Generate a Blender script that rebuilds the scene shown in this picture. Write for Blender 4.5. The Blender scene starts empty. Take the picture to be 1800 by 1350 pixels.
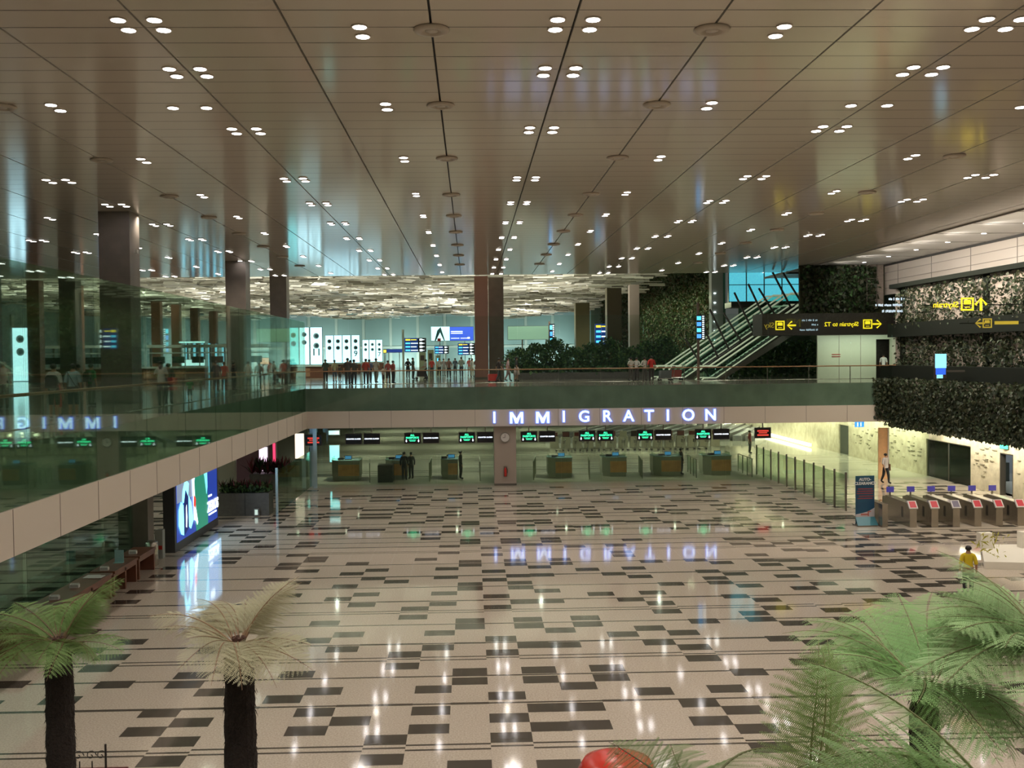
import bpy, math, random
from mathutils import Vector, Matrix
R = math.radians
sc = bpy.context.scene
col = sc.collection
# ---------------------------------------------------------------- camera
FPX = 1800.0
PX0, PY0 = 880.0, 675.0
CAM = Vector((0, 0, 7.6))
_yaw, _pit, _rol = math.atan(52/FPX), math.atan(47.5/FPX), 0.0105
Fw = Vector((math.sin(_yaw)*math.cos(_pit), math.cos(_yaw)*math.cos(_pit), -math.sin(_pit)))
R0 = Vector((math.cos(_yaw), -math.sin(_yaw), 0))
U0 = R0.cross(Fw)
Rt = math.cos(_rol)*R0 - math.sin(_rol)*U0
Up = math.cos(_rol)*U0 + math.sin(_rol)*R0
cd = bpy.data.cameras.new('camera')
cam = bpy.data.objects.new('camera', cd)
col.objects.link(cam)
cd.sensor_width = 36
cd.lens = 36*FPX/1800
cd.shift_x = 20/1800
cd.clip_start, cd.clip_end = 0.1, 600
m = Matrix.Identity(4)
for i in range(3):
    m[i][0], m[i][1], m[i][2], m[i][3] = Rt[i], Up[i], -Fw[i], CAM[i]
cam.matrix_world = m
sc.camera = cam
# ---------------------------------------------------------------- view, world
sc.view_settings.view_transform = 'Standard'
sc.view_settings.look = 'None'
sc.view_settings.gamma = 1
sc.view_settings.exposure = 0.35
w = bpy.data.worlds.new('world'); sc.world = w; w.use_nodes = True
w.node_tree.nodes['Background'].inputs[0].default_value = (0.55, 0.62, 0.55, 1)
w.node_tree.nodes['Background'].inputs[1].default_value = 0.10
cy = sc.cycles
cy.max_bounces = 8; cy.diffuse_bounces = 3; cy.glossy_bounces = 4; cy.transmission_bounces = 4
cy.transparent_max_bounces = 24
cy.sample_clamp_indirect = 3.0; cy.sample_clamp_direct = 12.0
cy.caustics_reflective = False; cy.caustics_refractive = False
try: cy.use_light_tree = True
except Exception: pass

def light(name, kind, loc, energy, color=(1,1,1), rot=(0,0,0), **kw):
    l = bpy.data.lights.new(name, kind); l.energy = energy; l.color = color
    for k, v in kw.items(): setattr(l, k, v)
    o = bpy.data.objects.new(name, l); o.location = loc; o.rotation_euler = rot
    col.objects.link(o); return o
HC = 13.7          # hall ceiling height
DK = 5.85          # departure deck level
WARM = (1, 0.86, 0.70)
ROWC = [-21.7, -13.8, -5.9, 1.96, 9.82, 17.7]        # rows of four-lamp clusters
ROWP = [-17.8, -9.87, -1.97, 5.89, 13.76]            # rows of lamp pairs
YC = [13.3, 18.9, 22.0, 27.6, 35.1, 40.6, 46.5, 52.3, 58.1, 63.9, 69.7, 75.0]
YP = [13.6, 19.3, 25.0, 31.6, 38.4, 44.2, 49.9, 55.7, 61.3, 67.4, 73.2]
for x in ROWC[1:]:
    for y in (7, 13.3, 20.4, 27.6, 35.1, 43.5, 52.3, 61, 69.7):
        light('ceiling_spot', 'SPOT', (x, y, HC-0.12), 510, (1, 0.90, 0.79), spot_size=R(150), spot_blend=1.0, shadow_soft_size=0.16)
# far hall: added fill spots, downward under the louvres, upward above the deck
for x in (-46, -30, -12, 6, 16.5):
    for y in (90, 104, 128, 156):
        light('hall_fill', 'SPOT', (x, y, 14.0), 1700, (0.95, 1, 0.86), spot_size=R(160), spot_blend=1.0, shadow_soft_size=0.12)
for x in (-50, -38, -26, -14, -3, 9):
    for y in (88, 112, 142, 170):
        light('louvre_fill', 'SPOT', (x, y, 8.3), 3600, (1, 0.98, 0.84), (R(180), 0, 0), spot_size=R(150), spot_blend=1.0, shadow_soft_size=0.1)
for x in (-54, -40, -26, -12, 2, 15):
    light('far_wall_fill', 'SPOT', (x, 183, 6.6), 3500, (0.85, 1, 1), (R(110), 0, 0), spot_size=R(150), spot_blend=1.0, shadow_soft_size=0.1)  # added spots aimed at the far wall to brighten it
# arrivals level behind the glass
for x in (-8, -1, 6, 13, 20, 25.5):
    for y, pw in ((65.2, 330), (72, 330), (79, 420), (87, 480), (97, 600), (106, 600)):
        light('low_ceiling_lamp', 'SPOT', (x, y, 3.45), pw, (0.97, 1, 0.80), spot_size=R(165), spot_blend=1.0, shadow_soft_size=0.07)
for y in (46, 52, 58): light('low_ceiling_lamp', 'SPOT', (-15.5, y, 3.45), 150, (0.97, 1, 0.85), spot_size=R(165), spot_blend=1.0, shadow_soft_size=0.07)
light('wall_washer', 'AREA', (26.9, 69, 3.4), 380, (1, 0.97, 0.76), (0, R(-35), 0), shape='RECTANGLE', size=0.4, size_y=14)
light('low_ceiling_lamp', 'AREA', (-16, 28, 3.4), 420, (0.78, 1, 0.84), (0, 0, 0), shape='RECTANGLE', size=6, size_y=26)
# wall washers on the stone wall, cove above it
light('wall_washer', 'AREA', (26.9, 50, 3.4), 560, (1, 0.93, 0.74), (0, R(-35), 0), shape='RECTANGLE', size=0.4, size_y=20)
light('wall_washer', 'AREA', (26.9, 92, 3.4), 900, (1, 0.95, 0.74), (0, R(-35), 0), shape='RECTANGLE', size=0.4, size_y=30)
light('green_wall_washer', 'AREA', (22.8, 42, 12.9), 2000, (1, 0.9, 0.76), (0, R(-40), 0), shape='RECTANGLE', size=0.5, size_y=36)
light('green_wall_washer', 'AREA', (19.5, 110, 12.9), 700, (0.9, 1, 0.6), (0, R(-40), 0), shape='RECTANGLE', size=1, size_y=40)
light('fern_fill', 'SPOT', (3, 4, 13.4), 2600, (1, 1, 0.90), (R(33), 0, R(-19)), spot_size=R(64), spot_blend=1, shadow_soft_size=0.1)  # added spot that brightens the right ferns
light('fern_fill', 'SPOT', (-2, 4, 13.4), 1500, (1, 0.98, 0.90), (R(43), 0, R(13)), spot_size=R(34), spot_blend=1, shadow_soft_size=0.1)  # added spot that brightens the left ferns

# ---------------------------------------------------------------- helpers
def ray(x, y):
    return Fw + (x-PX0)/FPX*Rt + (PY0-y)/FPX*Up
def at(x, y, Y):
    d = ray(x, y); t = Y/d.y; return CAM + d*t
def onz(x, y, z=0.0):
    d = ray(x, y); t = (z-CAM.z)/d.z; return CAM + d*t
MATS = {}
def mat(name, c=(.5,.5,.5), rough=.5, metal=0., emit=None, strength=1., spec=.5, coat=0., bump=0., bscale=20., var=0., vscale=6., c2=None):
    if name in MATS: return MATS[name]
    mt = bpy.data.materials.new(name); mt.use_nodes = True
    nt = mt.node_tree; b = nt.nodes['Principled BSDF']
    b.inputs['Base Color'].default_value = (*c, 1)
    b.inputs['Roughness'].default_value = rough
    b.inputs['Metallic'].default_value = metal
    b.inputs['Specular IOR Level'].default_value = spec
    b.inputs['Coat Weight'].default_value = coat
    b.inputs['Coat Roughness'].default_value = 0.05
    tc = nt.nodes.new('ShaderNodeTexCoord')
    if emit:
        b.inputs['Emission Color'].default_value = (*emit, 1)
        b.inputs['Emission Strength'].default_value = strength
        try: mt.cycles.emission_sampling = 'NONE' if strength > 5 else 'AUTO'
        except Exception: pass
    if var or c2:
        n = nt.nodes.new('ShaderNodeTexNoise'); n.inputs['Scale'].default_value = vscale; n.inputs['Detail'].default_value = 6
        nt.links.new(tc.outputs['Object'], n.inputs['Vector'])
        rp = nt.nodes.new('ShaderNodeValToRGB')
        cc = c2 if c2 else tuple(v*(1-var) for v in c)
        rp.color_ramp.elements[0].position = .35; rp.color_ramp.elements[0].color = (*cc, 1)
        rp.color_ramp.elements[1].position = .65; rp.color_ramp.elements[1].color = (*c, 1)
        nt.links.new(n.outputs['Fac'], rp.inputs['Fac']); nt.links.new(rp.outputs['Color'], b.inputs['Base Color'])
    if bump:
        n = nt.nodes.new('ShaderNodeTexNoise'); n.inputs['Scale'].default_value = bscale; n.inputs['Detail'].default_value = 4
        nt.links.new(tc.outputs['Object'], n.inputs['Vector'])
        bp = nt.nodes.new('ShaderNodeBump'); bp.inputs['Strength'].default_value = bump; bp.inputs['Distance'].default_value = .05
        nt.links.new(n.outputs['Fac'], bp.inputs['Height']); nt.links.new(bp.outputs['Normal'], b.inputs['Normal'])
    MATS[name] = mt
    return mt
def glass(name, tint, rough=0.02, refl=1.0, diff=0.0, dcol=(.1,.2,.15)):
    """thin pane: tinted see-through plus a fresnel mirror"""
    if name in MATS: return MATS[name]
    mt = bpy.data.materials.new(name); mt.use_nodes = True
    nt = mt.node_tree; nt.nodes.clear()
    out = nt.nodes.new('ShaderNodeOutputMaterial'); mx = nt.nodes.new('ShaderNodeMixShader')
    tr = nt.nodes.new('ShaderNodeBsdfTransparent'); gl = nt.nodes.new('ShaderNodeBsdfGlossy')
    fr = nt.nodes.new('ShaderNodeFresnel'); fr.inputs['IOR'].default_value = 1.5
    mu = nt.nodes.new('ShaderNodeMath'); mu.operation = 'MULTIPLY'; mu.inputs[1].default_value = refl; mu.use_clamp = True
    tr.inputs['Color'].default_value = (*tint, 1)
    gl.inputs['Roughness'].default_value = rough; gl.inputs['Color'].default_value = (.9, 1, .93, 1)
    nt.links.new(fr.outputs[0], mu.inputs[0]); nt.links.new(mu.outputs[0], mx.inputs[0])
    src = tr.outputs[0]
    if diff:
        m2 = nt.nodes.new('ShaderNodeMixShader'); df = nt.nodes.new('ShaderNodeBsdfDiffuse')
        df.inputs['Color'].default_value = (*dcol, 1); m2.inputs[0].default_value = diff
        nt.links.new(src, m2.inputs[1]); nt.links.new(df.outputs[0], m2.inputs[2]); src = m2.outputs[0]
    nt.links.new(src, mx.inputs[1]); nt.links.new(gl.outputs[0], mx.inputs[2])
    nt.links.new(mx.outputs[0], out.inputs['Surface'])
    MATS[name] = mt
    return mt

class MB:
    def __init__(s): s.v=[]; s.f=[]; s.m=[]
    def face(s, pts, m=0):
        k=len(s.v); s.v += [tuple(p) for p in pts]; s.f.append(tuple(range(k,k+len(pts)))); s.m.append(m); return s
    def box(s, x0,y0,z0,x1,y1,z1, m=0, M=None):
        k=len(s.v)
        pts=[(x,y,z) for z in (z0,z1) for y in (y0,y1) for x in (x0,x1)]
        if M is not None: pts=[tuple(M@Vector(p)) for p in pts]
        s.v += pts
        for q in ((0,2,3,1),(4,5,7,6),(0,1,5,4),(2,6,7,3),(0,4,6,2),(1,3,7,5)):
            s.f.append(tuple(k+i for i in q)); s.m.append(m)
        return s
    def cbox(s, c, d, m=0, M=None):
        return s.box(c[0]-d[0]/2,c[1]-d[1]/2,c[2]-d[2]/2,c[0]+d[0]/2,c[1]+d[1]/2,c[2]+d[2]/2,m,M)
    def loft(s, rings, m=0, cap=True):
        k=len(s.v); n=len(rings[0])
        for r in rings: s.v += [tuple(p) for p in r]
        for i in range(len(rings)-1):
            for j in range(n):
                a=k+i*n+j; b=k+i*n+(j+1)%n
                s.f.append((a,b,b+n,a+n)); s.m.append(m)
        if cap:
            s.f.append(tuple(k+j for j in range(n))[::-1]); s.m.append(m)
            s.f.append(tuple(k+(len(rings)-1)*n+j for j in range(n))); s.m.append(m)
        return s
    def tube(s, pts, rad, n=8, m=0):
        pts=[Vector(p) for p in pts]
        if not hasattr(rad,'__len__'): rad=[rad]*len(pts)
        rings=[]
        for i,p in enumerate(pts):
            t=(pts[min(i+1,len(pts)-1)]-pts[max(i-1,0)]).normalized()
            a=t.orthogonal() if abs(t.z)>.95 else t.cross(Vector((0,0,1)))
            if abs(t.z)>.95: a=Vector((1,0,0))-t*t.x
            a.normalize(); b=t.cross(a)
            rings.append([p+rad[i]*(math.cos(2*math.pi*j/n)*a+math.sin(2*math.pi*j/n)*b) for j in range(n)])
        return s.loft(rings,m)
    def lathe(s, prof, n=20, m=0, c=(0,0,0)):
        return s.loft([[(c[0]+r*math.cos(2*math.pi*j/n),c[1]+r*math.sin(2*math.pi*j/n),c[2]+z) for j in range(n)] for r,z in prof],m)
    def prism(s, poly, y0, y1, m=0):     # poly in x,z
        return s.loft([[(x,y0,z) for x,z in poly],[(x,y1,z) for x,z in poly]],m)
    def ball(s, c, r, n=8, m=0):
        if not hasattr(r,'__len__'): r=(r,r,r)
        rings=[]
        for i in range(n+1):
            t=math.pi*(i/n); t=max(.05,min(math.pi-.05,t))
            rings.append([(c[0]+r[0]*math.sin(t)*math.cos(2*math.pi*j/(n+2)),c[1]+r[1]*math.sin(t)*math.sin(2*math.pi*j/(n+2)),c[2]-r[2]*math.cos(t)) for j in range(n+2)])
        return s.loft(rings,m)
    def build(s, name, mats, parent=None, smooth=False):
        me=bpy.data.meshes.new(name); me.from_pydata(s.v,[],s.f)
        for x in (mats if isinstance(mats,(list,tuple)) else [mats]): me.materials.append(x)
        if any(s.m): me.polygons.foreach_set('material_index', s.m)
        if smooth: me.polygons.foreach_set('use_smooth',[True]*len(s.f))
        me.update()
        return link(name, me, parent)
def link(name, me, parent=None):
    o=bpy.data.objects.new(name, me); col.objects.link(o)
    if parent is not None: o.parent=parent
    return o
def tag(o, label=None, cat=None, group=None, kind=None):
    if label: o['label']=label
    if cat: o['category']=cat
    if group: o['group']=group
    if kind: o['kind']=kind
    return o
def thing(name, label, cat, loc=(0,0,0), rz=0, group=None):
    o=bpy.data.objects.new(name,None); o.location=loc; o.rotation_euler=(0,0,rz); o.empty_display_size=.3
    col.objects.link(o); return tag(o,label,cat,group)
def struct(o, label=None): return tag(o,label,None,None,'structure')
def copy_tree(o, parent=None):
    c=o.copy(); col.objects.link(c)
    if parent is not None: c.parent=parent
    for ch in list(o.children): copy_tree(ch,c)
    return c
def text_mesh(s, size, depth=.02, bold=0.0, mirror=False, align='CENTER', spacing=1.0, line=1.0):
    """text standing in the XZ plane, facing -Y, centred"""
    cu=bpy.data.curves.new('lettering','FONT'); cu.body=s; cu.size=size; cu.extrude=depth/2; cu.offset=bold
    cu.align_x=align; cu.align_y='CENTER'; cu.space_character=spacing; cu.space_line=line; cu.resolution_u=4
    o=bpy.data.objects.new('lettering',cu); col.objects.link(o)
    dg=bpy.context.evaluated_depsgraph_get(); dg.update()
    me=bpy.data.meshes.new_from_object(o.evaluated_get(dg))
    bpy.data.objects.remove(o); bpy.data.curves.remove(cu)
    M=Matrix(((1,0,0,0),(0,0,1,0),(0,1,0,0),(0,0,0,1)))
    M=Matrix.Rotation(R(90),4,'X')
    me.transform(M)
    if mirror: me.transform(Matrix.Diagonal((-1,1,1,1)))
    me.materials.clear()
    return me
def text(s, size, loc, mt, parent=None, name='lettering', rz=0, **kw):
    me=text_mesh(s,size,**kw); me.materials.append(mt)
    o=link(name,me,parent); o.location=loc; o.rotation_euler=(0,0,rz); return o
# ---------------------------------------------------------------- structure
BEIGE=mat('beam_panel',(.62,.55,.465),.45,bump=.02)
def floor_mat():
    mt=mat('terrazzo_light',(.60,.51,.43),.06,spec=.5,var=.1,vscale=1.2)
    nt=mt.node_tree; b=nt.nodes['Principled BSDF']
    tc=[n for n in nt.nodes if n.type=='TEX_COORD'][0]
    v=nt.nodes.new('ShaderNodeTexNoise'); v.inputs['Scale'].default_value=26; v.inputs['Detail'].default_value=3
    nt.links.new(tc.outputs['Object'],v.inputs['Vector'])
    rp=nt.nodes.new('ShaderNodeValToRGB')
    rp.color_ramp.elements[0].position=.36; rp.color_ramp.elements[0].color=(.46,.395,.32,1)
    rp.color_ramp.elements[1].position=.62; rp.color_ramp.elements[1].color=(.60,.525,.435,1)
    nt.links.new(v.outputs['Fac'],rp.inputs['Fac']); nt.links.new(rp.outputs['Color'],b.inputs['Base Color'])
    return mt
FL=floor_mat(); FB=mat('terrazzo_black',(.075,.066,.055),.07); FG=mat('floor_joint',(.30,.25,.20),.4)
FR=mat('terrazzo_red',(.16,.035,.03),.09)
DKF=mat('deck_floor',(.30,.29,.24),.09,var=.12,vscale=.6)
TILES=[(-14,45.34),(-13,27.02),(-13,44.45),(-13,45.87),(-13,49.27),(-12,23.06),(-12,25.40),(-12,26.37),(-12,27.79),(-12,38.50),(-12,39.26),(-12,40.62),(-12,42.88),(-12,43.92),(-12,45.36),(-12,47.66),(-12,48.66),(-12,49.83),(-12,51.14),(-12,52.28),(-12,53.42),(-12,54.49),(-11,24.12),(-11,41.66),(-11,46.43),(-9,21.00),(-9,22.10),(-9,24.02),(-9,24.71),(-9,26.80),(-9,35.34),(-9,37.26),(-9,38.00),(-9,39.71),(-9,41.61),(-9,42.34),(-9,44.47),(-8,19.41),(-8,20.40),(-8,21.48),(-8,23.42),(-8,25.12),(-8,26.22),(-8,32.94),(-8,34.80),(-8,36.71),(-8,38.53),(-8,39.11),(-6,22.84),(-6,24.63),(-6,27.58),(-6,29.39),(-6,32.33),(-6,34.15),(-6,36.12),(-6,37.92),(-5,20.85),(-5,21.95),(-5,23.34),(-5,26.71),(-5,28.12),(-5,31.51),(-5,32.90),(-5,35.28),(-5,36.67),(-5,50.39),(-5,51.71),(-5,55.12),(-5,56.52),(-4,21.37),(-4,34.72),(-4,49.90),(-3,19.26),(-3,20.26),(-3,25.14),(-3,26.12),(-3,29.91),(-3,30.91),(-3,38.49),(-3,42.90),(-3,43.94),(-3,47.65),(-3,48.74),(-3,54.52),(-3,58.90),(-2,20.82),(-2,21.90),(-2,23.32),(-2,26.71),(-2,28.12),(-2,31.47),(-2,32.87),(-2,35.29),(-2,36.72),(-2,39.73),(-2,41.10),(-2,44.46),(-2,45.92),(-2,49.24),(-2,50.35),(-2,51.73),(-2,55.17),(-2,56.51),(-1,18.87),(-1,23.87),(-1,24.59),(-1,28.72),(-1,29.38),(-1,33.48),(-1,34.16),(-1,37.30),(-1,37.97),(-1,41.73),(-1,42.42),(-1,46.45),(-1,47.12),(-1,53.05),(-1,57.54),(0,20.26),(0,21.37),(0,22.78),(0,26.14),(0,27.43),(0,30.93),(0,32.35),(0,34.76),(0,36.15),(0,39.21),(0,40.62),(0,43.99),(0,45.34),(0,48.79),(0,49.83),(0,51.25),(0,54.56),(0,55.94),(0,59.18),(1,18.81),(1,20.81),(1,21.95),(1,23.89),(1,24.62),(1,26.76),(1,28.71),(1,29.41),(1,31.55),(1,33.52),(1,34.23),(1,35.35),(1,37.31),(1,38.04),(1,41.76),(1,42.46),(1,44.51),(1,46.56),(1,47.19),(1,50.40),(1,52.83),(1,55.84),(1,57.70),(2,20.85),(2,21.95),(2,23.37),(2,26.74),(2,28.19),(2,31.59),(2,33.00),(2,35.41),(2,36.76),(2,41.20),(2,44.52),(2,45.96),(2,49.42),(2,51.89),(2,56.60),(3,23.93),(3,24.67),(3,28.76),(3,29.47),(3,37.31),(3,38.08),(3,41.84),(3,42.50),(3,46.54),(3,47.31),(3,52.71),(3,57.86),(4,22.88),(4,27.66),(4,32.43),(4,36.21),(4,40.67),(4,45.46),(5,20.95),(5,22.05),(5,26.81),(5,28.23),(5,31.62),(5,35.40),(5,49.43),(5,50.81),(6,19.45),(6,20.45),(6,21.55),(6,22.96),(6,25.33),(6,26.31),(6,27.71),(6,30.07),(6,31.08),(6,32.48),(6,34.90),(6,36.30),(6,38.64),(6,39.33),(6,40.77),(6,45.60),(6,48.01),(6,48.94),(6,50.10),(7,24.14),(7,28.88),(7,33.68),(7,37.45),(7,41.94),(7,46.72),(9,24.86),(9,26.95),(9,28.97),(9,29.66),(9,31.80),(9,33.76),(9,34.45),(9,35.56),(9,37.55),(9,46.75),(9,47.49),(9,49.59),(10,26.52),(10,28.48),(10,30.25),(10,31.27),(10,33.23),(10,35.07),(10,37.01),(10,46.26),(10,49.12),(10,50.29),(12,29.86),(12,32.75),(12,34.58),(12,36.53),(12,38.34),(13,32.02),(13,33.35),(13,35.80),(13,37.21),(13,40.15),(13,41.65),(13,43.21),(13,45.01),(13,46.38),(14,35.22),(15,31.58),(15,39.02),(16,32.22),(16,33.57),(16,35.98),(16,37.33),(16,40.39),(16,41.75),(17,34.25),(17,34.89),(17,37.99),(17,38.65),(17,42.40),(17,43.06),(18,33.21),(18,35.54),(18,36.90),(18,39.97),(18,41.24),(19,35.13),(19,38.10),(19,38.82),(20,37.66),(20,42.05),(21,42.78),(21,43.32)]
W=.835; X00=.31
def build_floor():
    rnd=random.Random(4)
    by={}
    for c,y in TILES: by.setdefault(c,[]).append(y)
    src=[0,1,3,-2,6,-1,13]
    for c in list(range(-30,-13))+[-10,-7]+list(range(12,35)):
        own=by.setdefault(c,[]); s=by[src[c%7]] if c%5 else []
        if c in (-10,-7): s=[q for q in by[src[c%7]] if q>46]
        for y in s:
            y2=y+((c*1.7)%2.3 if c>20 or c<-13 else 0)
            if all(abs(y2-q)>.75 for q in own) and y2<60: own.append(y2)
    for c in list(range(-29,-3))+list(range(2,34)):
        own=by.setdefault(c,[])
        for y in by[[0,-1,1,-2,2,0][c%6]]:
            if y>(44 if abs(c)<12 else 40) and all(abs(y-q)>.62 for q in own) and rnd.random()<.75: own.append(y)
    lines=[(19.82,'D'),(22.32,'T'),(24.27,'S'),(25.72,'D'),(27.08,'T'),(29.04,'S'),(30.5,'D'),(31.85,'T'),(33.8,'S'),(35.5,'T'),(37.6,'S'),(39.97,'D'),(41.1,'T'),(42.1,'S'),(43.2,'S'),(44.7,'D'),(45.9,'T'),(46.8,'S'),(48.3,'S'),(49.3,'T'),(51.5,'S'),(52.3,'D'),(53.7,'S'),(55.3,'T'),(57,'S'),(58.5,'S'),(17.3,'S'),(15.6,'D'),(13.5,'T')]
    mb=MB()
    Y0,Y1=4.0,60.6
    for c in range(-30,34):
        xa=X00+c*W; xb=xa+W
        iv=[]
        for y in by.get(c,[]): iv.append((y-.275,y+.275,1))
        for (ly,k) in lines:
            if k=='T': parts=[(ly-.07,ly+.07)]
            elif k=='S': parts=[(ly-.045,ly+.045)]
            else: parts=[(ly-.17,ly-.09),(ly+.09,ly+.17)]
            near=[y for y in by.get(c,[]) if abs(y-ly)<.72]
            if k=='D' and near: parts=[(ly-.04,ly+.04)]
            if k=='T' and near: parts=[(ly-.045,ly+.045)]
            for a,b in parts: iv.append((a,b,1))
        iv.sort(); out=[]; cur=Y0
        for a,b,mm in iv:
            a=max(a,cur)
            if b<=a or a<Y0 or b>Y1: continue
            if a-cur>1e-4: out.append((cur,a,0))
            red = 1
            out.append((a,b,red)); cur=b
        out.append((cur,Y1,0))
        g=.006
        for a,b,mm in out:
            mb.face([(xa,a,0),(xb-g,a,0),(xb-g,b,0),(xa,b,0)],mm)
            mb.face([(xb-g,a,0),(xb,a,0),(xb,b,0),(xb-g,b,0)],2 if mm==0 else mm)
    # plain apron and the continuation beyond the glass
    X0=X00-30*W; X1=X00+34*W
    mb.face([(X0,Y0-14,0),(X1,Y0-14,0),(X1,Y0,0),(X0,Y0,0)],0)
    mb.face([(X0,Y1,0),(X1,Y1,0),(X1,64,0),(X0,64,0)],3)
    y=64.
    while y<112:
        k=.09+.05*rnd.random(); g=.6+rnd.random()*.9
        mb.face([(X0,y,0),(X1,y,0),(X1,y+g,0),(X0,y+g,0)],3)
        x=X0
        while x<X1:
            ln=1.5+rnd.random()*7; e=min(x+ln,X1)
            mb.face([(x,y+g,0),(e,y+g,0),(e,y+g+k,0),(x,y+g+k,0)],1 if rnd.random()<.6 else 3); x=e
        y+=g+k
    return mb.build('floor',[FL,FB,FG,mat('plain_terrazzo',(.52,.50,.40),.08)])
fl=struct(build_floor(),'glossy beige terrazzo floor inlaid with black tiles')
XC0,XC1=-62.,23.7
YC1=76.
def build_ceiling():
    mb=MB(); g=.045; e=.02
    xs=[]
    x=1.96
    ks=[1.96+2.62*k for k in range(-25,9)]
    for i,k in enumerate(ks[:-1]): pass
    bounds=[XC0]+[k for k in ks if XC0<k<XC1]+[XC1]
    for i in range(len(bounds)-1):
        a=bounds[i]+(g/2 if i else 0); b=bounds[i+1]-(g/2 if i<len(bounds)-2 else 0)
        y=-6.0
        while y<YC1-.01:
            y2=min(y+.93,YC1)
            mb.face([(a,y,HC),(a,y2-.026,HC),(b,y2-.026,HC),(b,y,HC)],0)
            mb.face([(a,y2-.026,HC+.02),(a,y2,HC+.02),(b,y2,HC+.02),(b,y2-.026,HC+.02)],1)
            y=y2
    for k in bounds[1:-1]:
        mb.face([(k-g,-6,HC+.08),(k-g,YC1,HC+.08),(k+g,YC1,HC+.08),(k+g,-6,HC+.08)],1)
        for s in (-1,1):
            mb.face([(k+s*g/2,-6,HC),(k+s*g/2,YC1,HC),(k+s*g/2,YC1,HC+.08),(k+s*g/2,-6,HC+.08)],2)
    mb.box(XC0,YC1-.02,HC,XC1,YC1+.1,HC+1.6,0)
    mb.box(XC0,-6,HC+.1,XC1,YC1,HC+.2,1)
    return mb.build('ceiling',[mat('ceiling_panel',(.69,.60,.50),.12,spec=.7,metal=.0,bump=.006,bscale=1.2),mat('joint_black',(.012,.011,.01),.6),mat('joint_white',(.6,.56,.5),.4)])
struct(build_ceiling(),'glossy beige metal panel ceiling with dark joints')
# white soffit and panelled wall at the upper right
mb=MB(); mb.face([(23.7,8,HC),(23.7,82,HC),(28.7,82,HC),(28.7,8,HC)],0)
for y in range(8,82,4): mb.box(23.75,y,HC-.02,28.7,y+.06,HC+.01,1)
mb.box(23.66,8,HC-.05,23.74,82,HC+.1,1)
struct(mb.build('trim_1',[mat('soffit_white',(.85,.80,.73),.35),mat('seam_grey',(.25,.22,.19),.5)]),'white soffit along the right of the ceiling')
mb=MB(); mb.box(28.7,8,11.6,28.9,79,HC,0)
for z in (12.05,12.55,13.1): mb.box(28.66,8,z,28.71,79,z+.025,1)
mb.box(28.6,8,HC-.12,28.72,79,HC+.0,2)
for y in range(8,79,5): mb.box(28.68,y,11.6,28.71,y+.05,HC,1)
struct(mb.build('wall_upper_right',[mat('upper_panel',(.50,.44,.38),.3),MATS['seam_grey'],mat('dark_gap',(.03,.028,.025),.6)]))
# main beams
mb=MB()
mb.box(-9.6,60,3.53,25.2,60.5,4.52)
for x in [ -9.6+2.45*k for k in range(1,15)]: mb.box(x,59.992,3.53,x+.02,60.0,4.52,1)
struct(mb.build('trim_2',[BEIGE,mat('beam_joint',(.22,.18,.15),.6)]),'beige fascia of the bridge above the immigration counters')
mb=MB(); mb.box(-10.1,2,3.53,-9.6,60.5,4.52)
for y in [2+2.45*k for k in range(1,24)]: mb.box(-9.602,y,3.53,-9.592,y+.02,4.52,1)
struct(mb.build('trim_3',[BEIGE,MATS['beam_joint']]),'beige fascia along the left deck')
mb=MB(); mb.box(-62,60.5,5.45,28,190,5.85); mb.box(-62,0,5.45,-9.75,60.5,5.85); mb.box(-62,0,3.55,-10.1,60.6,3.7,1); mb.box(-62,60.5,3.55,28,64,3.7,1); mb.box(28,62,5.45,62,190,5.85)
struct(mb.build('floor_upper',[DKF,mat('slab_soffit',(.4,.38,.33),.6)]),'polished departure deck floor')
mb=MB(); mb.box(-9.7,60.16,4.52,25.2,60.3,5.84); mb.box(-9.78,2,4.52,-9.7,60.3,5.84)
SP=mat('spandrel_glass',(.25,.325,.26),.06,spec=.5,var=.25,vscale=.8)
struct(mb.build('trim_4',[SP]),'dark green spandrel glass of the bridge')
# glass screens
GF=glass('screen_glass',(.93,.97,.94),refl=.45); GL=glass('screen_glass_left',(.78,.86,.80),refl=.55,diff=.015,dcol=(.12,.22,.15))
g=thing('glass_screen','tall clear green-tinted glass screen standing on the front of the bridge','glass screen',(0,60.08,0))
n=14; x0,x1=-9.6,25.0
for i in range(n):
    a=x0+(x1-x0)*i/n; b=x0+(x1-x0)*(i+1)/n
    MB().box(a+.01,0,4.53,b-.01,.02,10.0).build('glass_pane',GF,g)
g=thing('glass_screen','tall dark green glass screen running along the left deck edge towards the viewer','glass screen',(-9.64,0,0))
y=6.
while y<60:
    MB().box(-.02,y,4.53,0,min(y+4.1,60.05),9.75).build('glass_pane',GL,g); y+=4.12
RAILM=mat('rail_wood',(.42,.2,.1),.3); STEEL=mat('steel',(.5,.48,.43),.25,.9); DSTEEL=mat('steel_dark',(.22,.2,.17),.35,.8)
h=thing('handrail','brown timber handrail on steel posts behind the front glass of the bridge','handrail',(0,60.75,DK))
MB().tube([(-9.9,0,1.0),(25.5,0,1.0)],.035).build('top_rail',RAILM,h)
MB().tube([(-9.9,0,.22),(25.5,0,.22)],.02).build('lower_rail',STEEL,h)
for i in range(15): MB().box(-9.8+i*2.5,-.02,0,-9.76+i*2.5,.02,1.0).build('rail_post',DSTEEL,h)
h=thing('handrail','brown timber handrail behind the left deck glass','handrail',(-10.25,0,DK))
MB().tube([(0,6,1.0),(0,60.7,1.0)],.04).build('top_rail',RAILM,h)
MB().tube([(0,6,.22),(0,60.7,.22)],.02).build('lower_rail',STEEL,h)
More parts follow.
